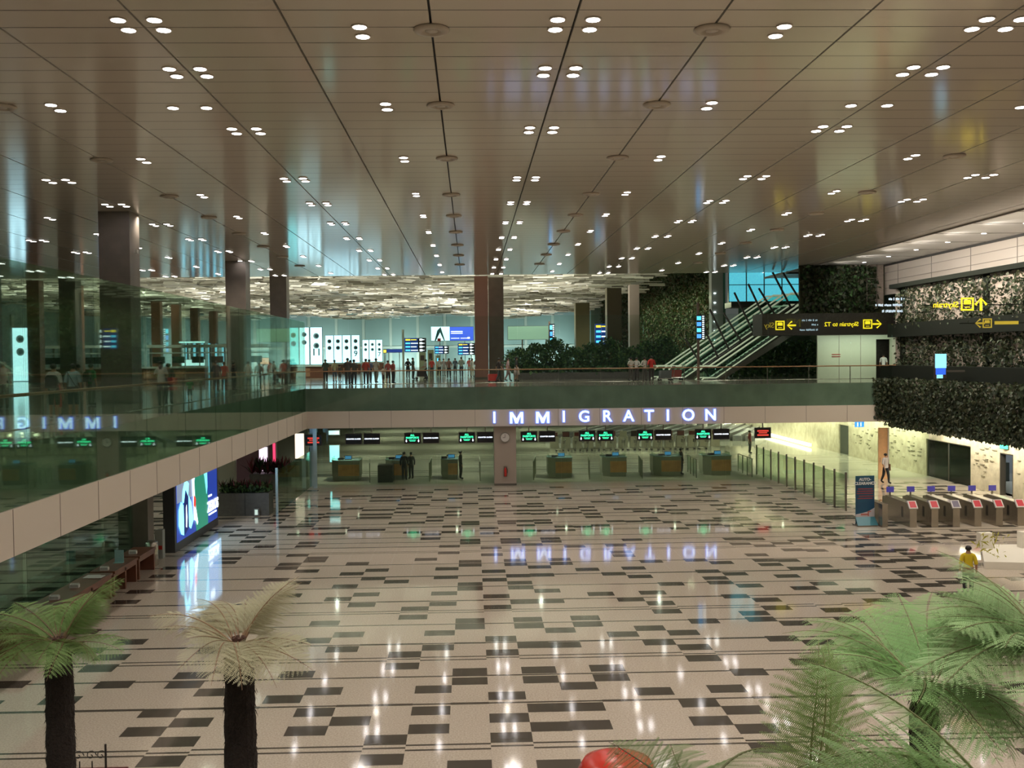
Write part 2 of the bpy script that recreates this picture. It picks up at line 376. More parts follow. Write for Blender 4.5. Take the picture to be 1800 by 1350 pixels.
for i in range(22): MB().box(-.02,8+i*2.4,0,.02,8.04+i*2.4,1.0).build('rail_post',DSTEEL,h)
# lower glass partitions
GP=glass('partition_glass',(.88,.94,.86),refl=.5,diff=.03,dcol=(.25,.34,.22))
g=thing('glass_partition','floor-to-beam glass wall in front of the immigration counters','glass partition',(0,61.6,0))
for i in range(15):
    a=-9.6+i*2.5; MB().box(a+.008,0,0,a+2.492,.015,3.5).build('glass_pane',GP,g)
g=thing('glass_partition','shoulder-high glass barrier with slim steel posts beside the auto-clearance banner','glass partition',(18,0,0))
ys=[48.7+1.545*k for k in range(11)]
for i,y in enumerate(ys):
    MB().box(-.035,y-.05,0,.035,y+.05,1.87).build('post',DSTEEL,g)
    if i<10: MB().box(-.006,y+.06,.06,.006,y+1.48,1.75).build('glass_pane',GP,g)
g=thing('glass_partition','glass barrier with a pale steel end post beside the planter box','glass partition',(-9.55,0,0))
for y in (50.3,53.0,55.7,58.4): MB().box(-.01,y,.05,.01,y+2.66,2.15).build('glass_pane',GL,g)
MB().box(-.06,50.2,0,.06,50.3,2.3).build('post',STEEL,g)
for dx,dy in ((0,61.2),(.32,60.4)): MB().box(dx-.1,dy-.05,0,dx+.12,dy+.05,3.5).build('post',mat('pale_steel',(.55,.75,.85),.2,.3),g)
# columns
CONC=mat('column_stone',(.20,.17,.14),.3,spec=.4,bump=.02,var=.15,vscale=2)
CONL=mat('column_pale',(.36,.30,.25),.35)
def column(x,y,z0,z1,w,lab,mt,joints=True,group=None):
    c=thing('column',lab,'column',(x,y,z0),0,group)
    mb=MB(); h=z1-z0; n=max(1,int(h/2.4)); d=h/n
    for i in range(n): mb.box(-w/2,-w/2,i*d+(.012 if i else 0),w/2,w/2,(i+1)*d-(.0 if i==n-1 else .012))
    mb.box(-w/2+.012,-w/2+.012,0,w/2-.012,w/2-.012,h)
    mb.build('shaft',mt,c)
    MB().box(-w/2-.01,-w/2-.01,0,w/2+.01,w/2+.01,.12).build('base_plate',DSTEEL,c)
    return c
c1=column(-14.5,43.0,DK,HC,1.25,'square grey column nearest on the left deck, wide and dark',CONC)
MB().box(0.63,-.1,6.2,.75,.1,6.35).build('camera_box',mat('white_plastic',(.7,.7,.66),.4),c1)
column(-14.5,64.6,DK,HC,1.25,'square grey column on the deck, middle of the left row',CONC)
column(-14.5,78.6,DK,HC+.3,1.25,'square grey column at the far edge of the ceiling beside the lit number panels',CONC)
column(-30.0,64.6,DK,HC,1.25,'square column cut by the left edge of the view',CONC)
column(-31.0,80.5,DK,HC+.3,1.25,'dark column beside the tall cyan panel at the far left',CONC)
column(2.15,86,DK,14.2,1.25,'grey column of the bridge hall right of the reddish pillar',CONC)
column(.9,84,DK,14.2,1.1,'reddish brown pillar in the middle of the departure hall',mat('red_brown',(.42,.21,.16),.3,spec=.6))
bc=column(1.97,61.0,0,3.53,1.3,'pale stone column with a round clock below the bridge',CONL)
for x,y,nm in ((-34.3,82,'nearest'),(-33.2,87.5,'second'),(-33.9,112,'third'),(-33.8,119,'fourth'),(-33.8,127,'fifth'),(-33.8,136,'sixth'),(-33.8,146,'last')):
    column(x,y,DK,14,.95,'brown column of the receding left row, %s from the viewer'%nm,mat('brown_col',(.22,.10,.06),.35))
column(11.9,85,DK,13.2,1.2,'olive brown column in front of the green wall, taller in view',mat('olive_col',(.085,.07,.03),.4))
column(12.0,110,DK,13.3,1.5,'olive brown column beside the green lit screen wall',MATS['olive_col'])
column(14.4,90,DK,13.8,.85,'slim grey column in front of the green wall',CONL)
wc=column(20.5,85,DK,14.4,.95,'white column with a line of small lights beside the escalators',mat('white_col',(.42,.46,.42),.3))
for k in range(9): MB().lathe([(.0,-.03),(.085,-.03),(.085,.03),(0,.03)],10).build('dot_light',mat('dot_emit',(.9,1,1),.3,emit=(.85,.97,1),strength=4),wc).location=(-.22,-.49,.6+k*.78)
# walls
STONE=mat('stone_wall',(.60,.54,.40),.6,bump=.6,bscale=3.0,c2=(.44,.39,.28),vscale=2.2)
mb=MB()
def wall_strip(x,ya,yb,z0,z1): mb.box(x,ya,z0,x+.3,yb,z1)
wall_strip(28,20,52.1,0,3.55); wall_strip(28,53.4,56.6,0,3.55); wall_strip(28,62.2,75.2,0,3.55); wall_strip(28,77.2,112,0,3.55)
wall_strip(28,52.1,53.4,2.25,3.55); wall_strip(28,56.6,62.2,2.3,3.55); wall_strip(28,75.2,77.2,2.2,3.55)
rl=random.Random(2)
for i in range(230):
    y=rl.uniform(40,74); z=rl.uniform(.7,3.1)
    if 51.9<y<53.6 or 56.4<y<62.6: continue
    s=rl.uniform(.08,.5); mb.box(27.96,y,z,28,y+s,z+rl.uniform(.015,.06),1)
struct(mb.build('wall_right',[STONE,mat('stone_relief',(.20,.18,.12),.7)]),'lit carved stone wall')
mb=MB(); mb.box(28.3,50,0,34,50.1,3.5); mb.box(34,50,0,34.1,78,3.5,2); mb.box(28.3,78,0,34,78.1,3.5);mb.box(30.5,63,0,34,63.1,3.5,2);mb.box(31,59,0,31.5,62,1.1,0); mb.box(28.3,50,-.02,34,78,0,1)
struct(mb.build('wall_back_rooms',[mat('dark_room',(.07,.08,.07),.6),MATS['plain_terrazzo'],mat('back_room_grey',(.42,.44,.46),.6)]))
light('back_room_lamp','POINT',(30.5,59,3),260,(.8,.9,1),shadow_soft_size=.3)
d=thing('door_1',None,None,(28,52.1,0)); d['kind']='structure'
MB().box(0,-.02,0,.3,.06,2.25).box(0,1.26,0,.3,1.32,2.25).box(0,0,2.2,.3,1.3,2.26).build('door_frame',DSTEEL,d)
d=thing('door_2',None,None,(28,75.2,0)); d['kind']='structure'
MB().box(0.1,0,0,.16,2,2.2).build('door_leaf',mat('door_dark',(.03,.04,.035),.4),d)
wn=thing('window_1',None,None,(28,56.6,0)); wn['kind']='structure'
f=MB()
for y in (0,2.75,5.54): f.box(.05,y,0,.15,y+.06,2.3)
f.box(.05,0,2.24,.15,5.6,2.3); f.build('window_frame',DSTEEL,wn)
MB().box(.09,0.06,0,.1,5.54,2.24).build('window_pane',glass('window_glass',(.7,.8,.78)),wn)
w2=thing('wood_door','tall pale orange timber door leaf behind the man in the white shirt','door',(24.5,60.9,0))
MB().box(0,0,0,.55,.08,3.1).build('door_leaf',mat('orange_wood',(.75,.42,.20),.4,var=.15,vscale=3),w2)
MB().box(.56,-.03,0,.64,.1,3.1).build('door_jamb',mat('pale_frame',(.7,.68,.6),.3),w2)
MB().tube([(.08,-.06,1.0),(.08,-.06,1.3)],.015).build('door_handle',STEEL,w2)
# plant wall panels, ledges
PWALL=mat('plant_wall_panel',(.50,.42,.36),.6,var=.2)
mb=MB(); mb.box(26,18,6.6,26.2,62,11.62,0); mb.box(25.1,18,3.62,25.3,60.05,6.1,0); mb.box(25.3,18,3.55,28.3,62,3.7,1)
for y in (22,32.4,42.8,50.6,60.6): mb.box(25.9,y,6.2,26,y+.5,11.7,2)
struct(mb.build('wall_planted_right',[PWALL,MATS['slab_soffit'],mat('black_green',(.012,.015,.011),.9,spec=.1)]))
mb=MB(); mb.box(25.05,18,6.05,26.1,62,6.85); mb.box(25.5,18,8.55,26.1,62,9.35); mb.box(25.6,18,11.5,28.9,62,11.75); mb.box(25.0,18,3.56,25.2,60,3.72)
struct(mb.build('trim_5',[MATS['black_green']]),'dark planter ledges on the planted wall')
mb=MB(); mb.box(27.2,20,3.44,27.5,60,3.52)
tag(mb.build('light_strip',mat('cove_emit',(1,.95,.8),.3,emit=(1,.93,.74),strength=3.5)),'warm white light strip above the near stone wall','light strip')
mb=MB(); mb.box(27.3,82,.10,27.5,111.5,.32)
tag(mb.build('light_strip',MATS['cove_emit']),'long low light strip at the foot of the far stone wall','light strip')
# far walls of the departure hall
mb=MB(); mb.box(-62,190,DK,30,190.4,16,0)
for x in range(-60,30,5): mb.box(x,189.9,DK,x+.5,190,16,1)
mb.box(-62,189.8,9.4,30,190,9.8,1)
struct(mb.build('wall_far',[mat('far_wall',(.20,.29,.28),.5),mat('far_pier',(.34,.40,.36),.5)]))
mb=MB(); mb.box(-62.4,0,DK,-62,190,16,0)
for y in range(20,190,8): mb.box(-62,y,DK,-61.8,y+.8,14,1)
struct(mb.build('wall_left',[MATS['far_wall'],MATS['far_pier']]))
mb=MB(); mb.box(-62,76.1,17.0,26,190.4,17.2,0)
struct(mb.build('ceiling_far',[mat('louvre_ceiling_back',(.62,.60,.52),.7)]))
mb=MB(); mb.box(22.4,91,DK,22.8,190,17,0)
struct(mb.build('wall_green',[mat('green_backing',(.05,.055,.018),.8,c2=(.025,.04,.012),vscale=.5)]))
# back walls on the arrivals level
mb=MB(); mb.box(-26,40,0,-25.8,66,3.53,0); mb.box(-26,66,0,-10.5,66.2,3.53,0); mb.box(-26,112,0,28.3,112.2,3.5,2)
mb.box(-12.75,39.2,0,-12.55,40.4,3.53,1)
struct(mb.build('wall_lower_left',[mat('lower_wall',(.33,.36,.29),.5),mat('lower_wall_green',(.16,.24,.15),.4),MATS['dark_room']]))
# louvred ceiling (nobody could count the blades)
def louvres():
    rl=random.Random(7); mb=MB()
    y=77.
    while y<188:
        x=-61.
        while x<19:
            L=rl.uniform(.8,2.2); wd=rl.uniform(.14,.38); z=15.3+rl.uniform(-.35,.35)+.5*math.sin(x*.25)*math.sin(y*.13)
            if rl.random()<.8:
                t=rl.choice((-.6,-.35,.2,.5,.8)); rz=rl.choice((0,0,0,.7,.8,-.5,.9)) if x<-4 else rl.uniform(-.05,.05)
                M=Matrix.Translation((x,y,z))@Matrix.Rotation(rz,4,'Z')@Matrix.Rotation(t,4,'X')
                mb.box(-L/2,-wd/2,-.015,L/2,wd/2,.015,rl.choice((0,0,1)),M)
            x+=L*rl.uniform(.9,1.25)
        y+=rl.uniform(.6,.85)
    return mb.build('ceiling_louvre',[mat('louvre_metal',(.80,.78,.70),.35,.3),mat('louvre_dark',(.30,.28,.23),.4,.3)])
tag(louvres(),'layers of tilted pale metal louvres under the far hall roof','louvre',kind='stuff')
mb=MB()
for x in range(-56,18,8): mb.box(x,77,16.4,x+.12,188,16.6)
tag(mb.build('louvre_rail',DSTEEL),'thin dark rails carrying the louvres of the far ceiling','rail',kind='stuff')
# ---------------------------------------------------------------- ceiling fittings
LE=mat('lamp_emit',(1,1,1),.3,emit=(1,.95,.97),strength=22); LR=mat('lamp_ring',(.62,.55,.47),.35)
def lamp_mesh():
    mb=MB(); n=12
    mb.loft([[(.155*math.cos(2*math.pi*j/n),.155*math.sin(2*math.pi*j/n),z) for j in range(n)] for z in (0,-.03)],1)
    mb.face([(.125*math.cos(-2*math.pi*j/n),.125*math.sin(-2*math.pi*j/n),-.034) for j in range(n)],0)
    me=bpy.data.meshes.new('downlight'); me.from_pydata(mb.v,[],mb.f); me.materials.append(LE); me.materials.append(LR)
    me.polygons.foreach_set('material_index',mb.m); return me
LM=lamp_mesh()
pos=[]
names_c={-21.7:'far left row of fours',-13.8:'row of fours above the left columns',-5.9:'row of fours left of the middle',1.96:'middle row of fours',9.82:'row of fours towards the escalators',17.7:'row of fours nearest the white soffit'}
names_p={-17.8:'far left row of pairs',-9.87:'row of pairs above the left deck',-1.97:'row of pairs left of the middle',5.89:'row of pairs right of the middle',13.76:'rightmost row of pairs'}
ORD=['nearest','second','third','fourth','fifth','sixth','seventh','eighth','ninth','tenth','eleventh','twelfth']
def inview(x,y,z):
    v=Vector((x,y,z))-CAM; ww=v.dot(Fw)
    if ww<1: return False
    px=PX0+FPX*v.dot(Rt)/ww; py=PY0-FPX*v.dot(Up)/ww
    return -15<px<1815 and -15<py<1365
for x in ROWC:
    ys_=[y for y in YC if any(inview(x+dx,y+dy,HC) for dx in (-.32,.32) for dy in (-.28,.28))]
    for k,y in enumerate(ys_):
        for dx,sx in ((-.32,'left'),(.32,'right')):
            for dy,sy in ((-.28,'near'),(.28,'far')): pos.append((x+dx,y+dy,'%s %s downlight, %s cluster, %s'%(sy,sx,ORD[k],names_c[x]),'downlights of the '+names_c[x]))
for x in ROWP:
    ys_=[y for y in YP if inview(x,y+.28,HC) or inview(x,y-.28,HC)]
    for k,y in enumerate(ys_):
        for dy,sy in ((-.28,'nearer'),(.28,'farther')): pos.append((x,y+dy,'%s downlight of the %s pair, %s'%(sy,ORD[k],names_p[x]),'downlights of the '+names_p[x]))
for x,l in ((-7.1,'left one of the lone side by side downlights on the left ceiling'),(-6.3,'right one of the lone side by side downlights on the left ceiling'),(9.4,'left one of the lone side by side downlights on the right ceiling'),(10.3,'right one of the lone side by side downlights on the right ceiling')): pos.append((x,25.05,l,'lone downlights'))
vis=sorted([p for p in pos if inview(p[0],p[1],HC)],key=lambda p:p[1]**2+p[0]**2)
for (x,y,lab,row) in vis[:300]:
    o=link('downlight',LM); o.location=(x,y,HC); tag(o,lab,'ceiling light',row)
if len(vis)>300:
    mb=MB()
    for (x,y,lab,row) in vis[300:]:
        mb.face([(x+.125*math.cos(-j*.524),y+.125*math.sin(-j*.524),HC-.034) for j in range(12)],0)
        mb.loft([[(x+.155*math.cos(j*.524),y+.155*math.sin(j*.524),HC-z) for j in range(12)] for z in (0,.03)],1)
    tag(mb.build('far_downlight',[LE,LR]),'tiny far downlights where the glossy ceiling ends','ceiling light',kind='stuff')
RV=mat('ring_vent',(.50,.42,.33),.4)
for rx,nm in ((-11.1,'the left column row'),(-.66,'the black joint left of the middle'),(4.58,'the black joint right of the middle'),(15.06,'the joint near the right soffit')):
    for k,y in enumerate((12.6,19.2,24.9,31.5,38.5,44.2,49.9,55.7,61.3,67.4)):
        if not inview(rx,y,HC): continue
        t=thing('ring_vent','flat round beige vent on %s, %s away'%(nm,['nearest','nearest','second','third','fourth','fifth','sixth','seventh','eighth','last'][k]),'ceiling vent',(rx,y,HC),0,'round air vents of the ceiling')
        MB().lathe([(.17,0),(.33,0),(.34,-.025),(.30,-.06),(.19,-.07),(.17,-.03)],24).build('vent_ring',RV,t,True)
        MB().lathe([(.0,0),(.12,0),(.12,-.05),(.0,-.06)],16).build('vent_disc',LR,t,True)
# soffit downlights on the right
n=0
_k=0
for y in (28,32,36,40,44,48,52,56,60,64,68,72):
    o=link('downlight',LM); o.location=(26.4,y,HC-.0); tag(o,'%s downlight in the white soffit along the upper right'%ORD[_k],'ceiling light','soffit downlights'); _k+=1 if inview(26.4,y,HC) else 0
    if not inview(26.4,y,HC): bpy.data.objects.remove(o)
    light('soffit_spot','SPOT',(24.0,y,HC-.35),160,(1,.95,.88),(0,R(-65),0),spot_size=R(140),spot_blend=.7,shadow_soft_size=.1)
# ---------------------------------------------------------------- signs and lettering
LET_B=mat('letter_blue',(.05,.10,.5),.4,emit=(.10,.20,1),strength=1.6); LET_W=mat('letter_face',(.7,.8,1),.4,emit=(.55,.72,1),strength=1.5)
sg=thing('immigration_sign','glowing blue-white IMMIGRATION letters spaced along the beige bridge fascia','sign',(0,59.93,4.03))
lx=[870,909,955,992,1027,1067,1105,1142,1174,1211,1249]
lp=[at(x,738,59.93).x for x in (869,908,954,991,1027,1067,1105,1141,1174,1210,1249)]
def LM_(ch,halo):
    if ch!='M': return text_mesh(ch,.92,.05+.01*halo,bold=.034 if halo else .012)
    g=.028*halo; H=.325+g; W1=.385+g; s=.13+2*g     # heavy M drawn as one outline
    P=[(-W1,-H),(-W1,H),(-W1+s+.02,H),(0,-.05-g),(W1-s-.02,H),(W1,H),(W1,-H),(W1-s,-H),(W1-s,H*.45),(.07+g,-H),(-.07-g,-H),(-W1+s,H*.45),(-W1+s,-H)]
    me=bpy.data.meshes.new('letter'); n=len(P); y0,y1=-.025,.025+.01*halo
    me.from_pydata([(x,y0,z) for x,z in P]+[(x,y1,z) for x,z in P],[],[tuple(range(n))[::-1],tuple(range(n,2*n))]+[(k,(k+1)%n,(k+1)%n+n,k+n) for k in range(n)])
    return me
for ch,x in zip('IMMIGRATION',lp):
    f=link('letter',LM_(ch,0),sg); f.data.materials.append(LET_W); f.location=(x,-.03,0)
    b=link('letter_halo',LM_(ch,1),f); b.data.materials.append(LET_B); b.location=(0,.05,0)
BLK=mat('screen_black',(.012,.012,.014),.25); BEZ=mat('bezel_dark',(.05,.03,.03),.4)
GRN=mat('led_green',(.05,.8,.4),.4,emit=(.05,1,.45),strength=1.5); WHT=mat('led_white',(.9,.9,.95),.4,emit=(.8,.88,1),strength=1.5); REDL=mat('led_red',(.6,.05,.04),.4,emit=(1,.08,.05),strength=.55)
def monitor(px,kind,lab,py=771.5,Y=60.62):
    p=at(px,py,Y)
    t=thing('hanging_screen',lab,'hanging sign',(p.x,p.y,p.z),0,'lane screens hanging under the bridge')
    MB().box(-.49,0,-.32,.49,.09,.32).build('screen_case',BEZ,t)
    MB().box(-.455,-.012,-.285,.455,0,.285).build('screen',BLK,t)
    top=3.53-p.z
    MB().box(-.03,.02,.32,.03,.08,top).build('hanger',DSTEEL,t)
    if kind=='g':
        text('ALL\nPASSPORTS',.15,(0,-.02,.10),GRN,t,bold=.004)
        for s in (-1,1): MB().prism([(s*.36-.02,-.07),(s*.36+.02,-.07),(s*.36+.02,-.15),(s*.36+.055,-.15),(s*.36,-.24),(s*.36-.055,-.15),(s*.36-.02,-.15)],-.025,-.013).build('arrow',WHT,t)
        MB().box(-.2,-.02,-.12,.2,-.013,-.095).box(-.16,-.02,-.18,.16,-.013,-.155).build('small_lines',GRN,t)
    elif kind=='w': text('COUNTER CLOSED',.098,(0,-.02,0),WHT,t,bold=.003)
    else:
        MB().box(-.34,-.02,.08,.34,-.013,.17).box(-.25,-.02,-.02,.25,-.013,.04).box(-.34,-.02,-.17,.34,-.013,-.08).build('text_lines',REDL,t)
ms=[(621.5,'w','first pair from the left, left screen'),(653.5,'w','first pair from the left, right screen'),(725,'g','second pair, left screen'),(757.5,'w','second pair, right screen'),(820.5,'g','pair left of the clock column, left screen'),(853,'w','pair left of the clock column, right screen'),(930,'g','pair right of the clock column, left screen'),(962,'w','pair right of the clock column, right screen'),(1032,'g','two green screens in the middle, left one'),(1064.5,'g','two green screens in the middle, right one'),(1134,'g','pair below the letter A, left screen'),(1166,'w','pair below the letter T, right screen'),(1236,'g','last pair on the right, left screen'),(1268,'w','last pair on the right, right screen')]
for i,(px,k,l) in enumerate(ms):
    monitor(px,k,('green ALL PASSPORTS screen hanging under the bridge, ' if k=='g' else 'white-lettered counter screen hanging under the bridge, ')+l, 771.8-(px-621)*.0135)
monitor(551,'r','red-lettered screen at the far left under the bridge by the shop',774)
monitor(1341,'r','red-lettered screen hanging at the right end beside the bright stone wall',761)
# clock on the column
ck=thing('clock','round white wall clock high on the pale column under the bridge','clock',(1.97,60.32,2.85))
def disc(r,y0,y1,n=24): return MB().loft([[(r*math.cos(2*math.pi*j/n),y,r*math.sin(2*math.pi*j/n)) for j in range(n)] for y in (y0,y1)])
disc(.29,0,-.05).build('clock_rim',STEEL,ck); disc(.255,-.05,-.056).build('clock_face',mat('clock_white',(.62,.58,.54),.5),ck)
MB().box(-.01,-.065,0,.01,-.06,.2).build('minute_hand',BLK,ck); MB().box(0,-.065,-.012,-.14,-.06,.012).build('hour_hand',BLK,ck)
fe=thing('fire_extinguisher','red fire extinguisher fixed low on the clock column','fire extinguisher',(1.97,60.24,.55))
MB().lathe([(.06,0),(.075,.03),(.075,.42),(.03,.5),(.03,.54)],14).build('bottle',mat('red_paint',(.55,.03,.02),.3),fe,True)
MB().box(-.02,-.02,.54,.12,.02,.58).build('lever',DSTEEL,fe); MB().tube([(.05,0,.56),(.12,-.02,.4),(.1,-.04,.2)],.012,6).build('hose',BLK,fe)
MB().box(-.1,.02,-.02,.1,.1,.0).box(-.1,.09,0,.1,.105,.6).build('bracket',DSTEEL,fe)
# immigration counters
WOODC=mat('counter_wood',(.80,.42,.15),.35,var=.25,vscale=2); CST=mat('counter_steel',(.33,.34,.26),.35,.5); TOPG=mat('counter_top',(.35,.5,.48),.1)
OFC=mat('monitor_blue',(.05,.25,.5),.3,emit=(.1,.4,.8),strength=.35)
def counter(px,wpx,Y,lab,dark=False):
    x=at(px,840,Y).x; w=wpx/1800*Y
    t=thing('immigration_counter',lab,'counter',(x,Y,0),0,'immigration counters')
    c=.45; a=w/2
    def poly(z0,z1,g,m):
        P=[(-a+g,1.6),(-a+g,.5),(-a+c,0+g),(a-g,0+g),(a-g,1.6)]
        return MB().loft([[(x_,y_,z0) for x_,y_ in P],[(x_,y_,z1) for x_,y_ in P]])
    poly(0,.22,.04,0).build('plinth',CST,t); poly(.22,1.2,.0,0).build('body',CST,t)
    MB().box(-a+c,-.02,.27,a-.02,.0,.98).build('wood_panel',mat('counter_dark',(.02,.02,.02),.4) if dark else WOODC,t)
    poly(1.2,1.24,-.03,0).build('worktop',TOPG,t)
    mo=MB(); mo.box(-.1,.6,1.24,.35,.66,1.5); mo.box(.05,.63,1.2,.1,.66,1.3); m_=mo.build('monitor',BLK,t)
    MB().box(-.07,.595,1.28,.32,.6,1.47).build('display',OFC,m_)
    MB().box(-.5,.4,1.24,-.15,.7,1.36).build('document_tray',BLK,t)
    g=MB(); g.box(-a+.05,.15,1.24,-a+.07,1.5,1.42); g.box(a-.07,.15,1.24,a-.05,1.5,1.42); g.build('glass_guard',GP,t)
    return t
cs=[(607,50,'far left under the first pair of screens'),(697,40,'with officers standing at its right side'),(790,30,'just left of the clock column'),(985,42,'just right of the clock column'),(1081,42,'under the two green screens'),(1174,48,'with a dark-clothed person at its right edge'),(1262,48,'last one on the right')]
for i,(px,wp,l) in enumerate(cs): counter(px,wp,64.0,'wood-fronted immigration counter, '+l)
t=MB(); t.box(0,0,0,.9,1.2,1.05); k=t.build('dark_cabinet',mat('counter_dark',(.02,.02,.02),.4)); k.location=(at(664,838,62.6).x,62.6,0); tag(k,'black cabinet standing left of the counter with officers','cabinet')
def barrier(px,Y,lab,rz=0.0):
    p=at(px,840,Y)
    t=thing('queue_barrier',lab,'barrier',(p.x,Y,0),rz,'steel lane barriers between counters')
    for y in (0,1.1,2.2,3.3): MB().box(-.03,y-.03,0,.03,y+.03,1.15).build('post',CST,t)
    MB().box(-.025,0,1.12,.025,3.3,1.17).build('top_rail',CST,t); MB().box(-.008,.05,.2,.008,3.25,1.05).build('glass_panel',GP,t)
for px,l,z in ((650,'first gap from the left',.1),(755,'second gap beside the two officers',0),(844,'gap left of the clock column',0),(938,'gap right of the clock column',-.1),(1036,'gap between the fourth and fifth counters',-.1),(1129,'gap between the fifth and sixth counters',-.1),(1224,'gap before the last counter',-.05),(1322,'right of the last counter',0)):
    barrier(px,62.8,'low steel and glass lane barrier, '+l,z)
# rows behind: luggage trolleys and kiosks, belts
KB=mat('kiosk_beige',(.45,.42,.34),.5); KR=mat('kiosk_screen',(.05,.015,.015),.3,emit=(.4,.06,.05),strength=.05)
for i in range(15):
    px=975+i*20.2; p=at(px,795,84.5)
    t=thing('arrival_kiosk','beige kiosk with small dark screen beyond the counters, number %s from the left'%['one','two','three','four','five','six','seven','eight','nine','ten','eleven','twelve','thirteen','fourteen','fifteen'][i],'kiosk',(p.x,84.5,0),0,'kiosks in the row beyond the counters')
    MB().prism([(-.36,0),(.36,0),(.36,.9),(-.36,.9)],0,.5).build('body',KB,t); MB().box(-.3,.15,.9,.3,.22,1.35).build('screen_case',BEZ if i%2 else KB,t)
    if i not in (3,6,7,9): MB().box(-.25,.13,.98,.25,.15,1.28).build('screen',KR,t)
for i in range(13):
    px=985+i*21.; p=at(px,800,81.5)
    t=thing('luggage_trolley','steel luggage trolley in the parked row beyond the counters, %s'%['leftmost','second','third','fourth','fifth','sixth','seventh','eighth','ninth','tenth','eleventh','twelfth','rightmost'][i],'trolley',(p.x,81.5,0),0,'parked luggage trolleys')
    MB().tube([(-.35,0,.15),(.3,0,.15),(.42,0,.95),(.3,0,1.0)],.03,5).tube([(-.35,.5,.15),(.3,.5,.15),(.42,.5,.95),(.3,.5,1.0)],.03,5).tube([(.3,0,1.),(.3,.5,1.)],.03,5).tube([(-.35,0,.15),(-.35,.5,.15)],.03,5).build('frame',STEEL,t)
    MB().box(.2,.05,.6,.4,.45,.85).build('basket',DSTEEL,t)
    w_=MB(); [w_.ball((sx,sy,.07),.07,6) for sx in (-.3,.25) for sy in (.03,.47)]; w_.build('wheels',BLK,t)
BELT=mat('belt_grey',(.17,.17,.17),.4); BELTE=mat('belt_edge',(.3,.3,.3),.3,.5)
for i,(x,nm) in enumerate(((6.5,'nearest the clock column'),(10.5,'second'),(14.5,'third'),(18.5,'fourth'),(22.,'last, beside the bright wall'))):
    t=thing('baggage_belt','grey sloping baggage belt beyond the kiosks, '+nm,'baggage belt',(x,90,0),R(-24),'baggage belts')
    for j in range(3):
        MB().box(j*1.1,0,0,j*1.1+.75,17,.45).build('belt',BELT,t); MB().box(j*1.1+.75,0,0,j*1.1+.85,17,.6).build('edge_rail',BELTE,t)
# left back: shop and lit panels
def glow(name,px0,py0,px1,py1,Y,c,s,lab,cat,stand=None,dep=.12):
    a=at(px0,py1,Y); b=at(px1,py0,Y)
    t=thing(name,lab,cat,(a.x,Y,a.z))
    w_,h_=b.x-a.x,b.z-a.z
    MB().box(-.05,.0,-.05,w_+.05,dep,h_+.05).build('case',mat('case_grey',(.2,.2,.2),.4),t)
    MB().box(0,-.015,0,w_,0,h_).build('lit_face',mat('glow_%s'%lab[:14],c,.4,emit=c,strength=s),t)
    if stand is not None: MB().box(w_*.2,.02,stand-a.z,w_*.2+.08,.1,0).box(w_*.8-.08,.02,stand-a.z,w_*.8,.1,0).build('support_post',DSTEEL,t)
    return t
glow('shop_panel',456,786,470,828,62.5,(1,.72,.95),1.3,'bright pink-white lit shop panel behind the planter','lit panel').location.z
glow('shop_panel',480,779,484,815,62.4,(1,.06,.16),1.0,'thin red vertical light bar beside the pink shop panel','lit panel')
glow('shop_panel',519,762,534,806,65.5,(1,.8,.62),1.2,'warm white shop front behind the leftmost red screen','lit panel')
glow('shop_panel',535,758,542,786,66.9,(1,.35,.08),.8,'small orange shop sign behind the leftmost red screen','lit panel')
glow('info_panel',580,783,596,812,66.,(.3,.85,1),1.2,'cyan lit information panel behind the first counter','lit panel')
glow('info_panel',578,757,596,764,66.2,(.5,.85,1),1.2,'small pale blue sign at the bridge underside above the cyan panel','lit panel')
mb=MB(); mb.box(-17.2,64,0,-12.2,64.2,3.5); tag(mb.build('shop_wall',mat('shop_pink',(.30,.16,.20),.5)),'dull pink shop wall behind the left planter','partition wall')
# advertising light box on the left
ad=thing('advertising_light_box','large glowing sports advertisement screen standing on the floor under the left deck','advertising screen',(-11.75,40.6,0))
MB().box(-.45,0,0,0,6.9,3.4).build('case',mat('case_dark',(.06,.06,.06),.3),ad)
def yz(name,polys,c,s,d,par):
    mb=MB()
    for P in polys: mb.loft([[(d-.012,y,z) for y,z in P],[(d,y,z) for y,z in P]])
    return mb.build(name,mat(name+'_ad',c,.3,emit=c,strength=s),par)
yz('blue_field',[[(.25,.35),(6.75,.35),(6.75,3.3),(.25,3.3)]],(.02,.05,.33),.75,.012,ad)
yz('court_green',[[(3.1,.35),(5.0,.35),(5.0,3.3),(3.4,3.3),(2.9,2.4),(2.9,1.2)]],(.02,.22,.14),.8,.026,ad)
yz('grey_stand',[[(.3,1.9),(2.7,1.9),(2.9,3.3),(.3,3.3)]],(.20,.25,.36),.8,.026,ad)
yz('cyan_figure',[[(.45,1.0),(.8,.6),(1.15,.5),(1.2,1.7),(.8,1.9),(.5,1.6)],[(1.9,.75),(2.2,.6),(2.6,.9),(2.3,1.7),(1.95,2.0)],[(1.0,1.8),(1.8,1.9),(2.0,2.5),(1.5,2.75),(1.1,2.3)]],(.25,.85,1),1.5,.040,ad)
yz('dark_stripe',[[(1.2,.5),(1.85,.7),(1.8,2.0),(1.45,2.3),(1.15,1.7)]],(.01,.02,.16),.5,.052,ad)
yz('white_swirl',[[(1.4,.8),(1.55,.75),(1.62,1.2),(1.55,1.7),(1.45,1.6)],[(2.65,.9),(2.95,.8),(3.15,.6),(3.25,.7),(2.85,1.6),(2.75,2.5),(3.1,3.05),(3.6,3.2),(3.6,3.28),(2.9,3.2),(2.5,2.6)]],(.8,.95,1),1.4,.056,ad)
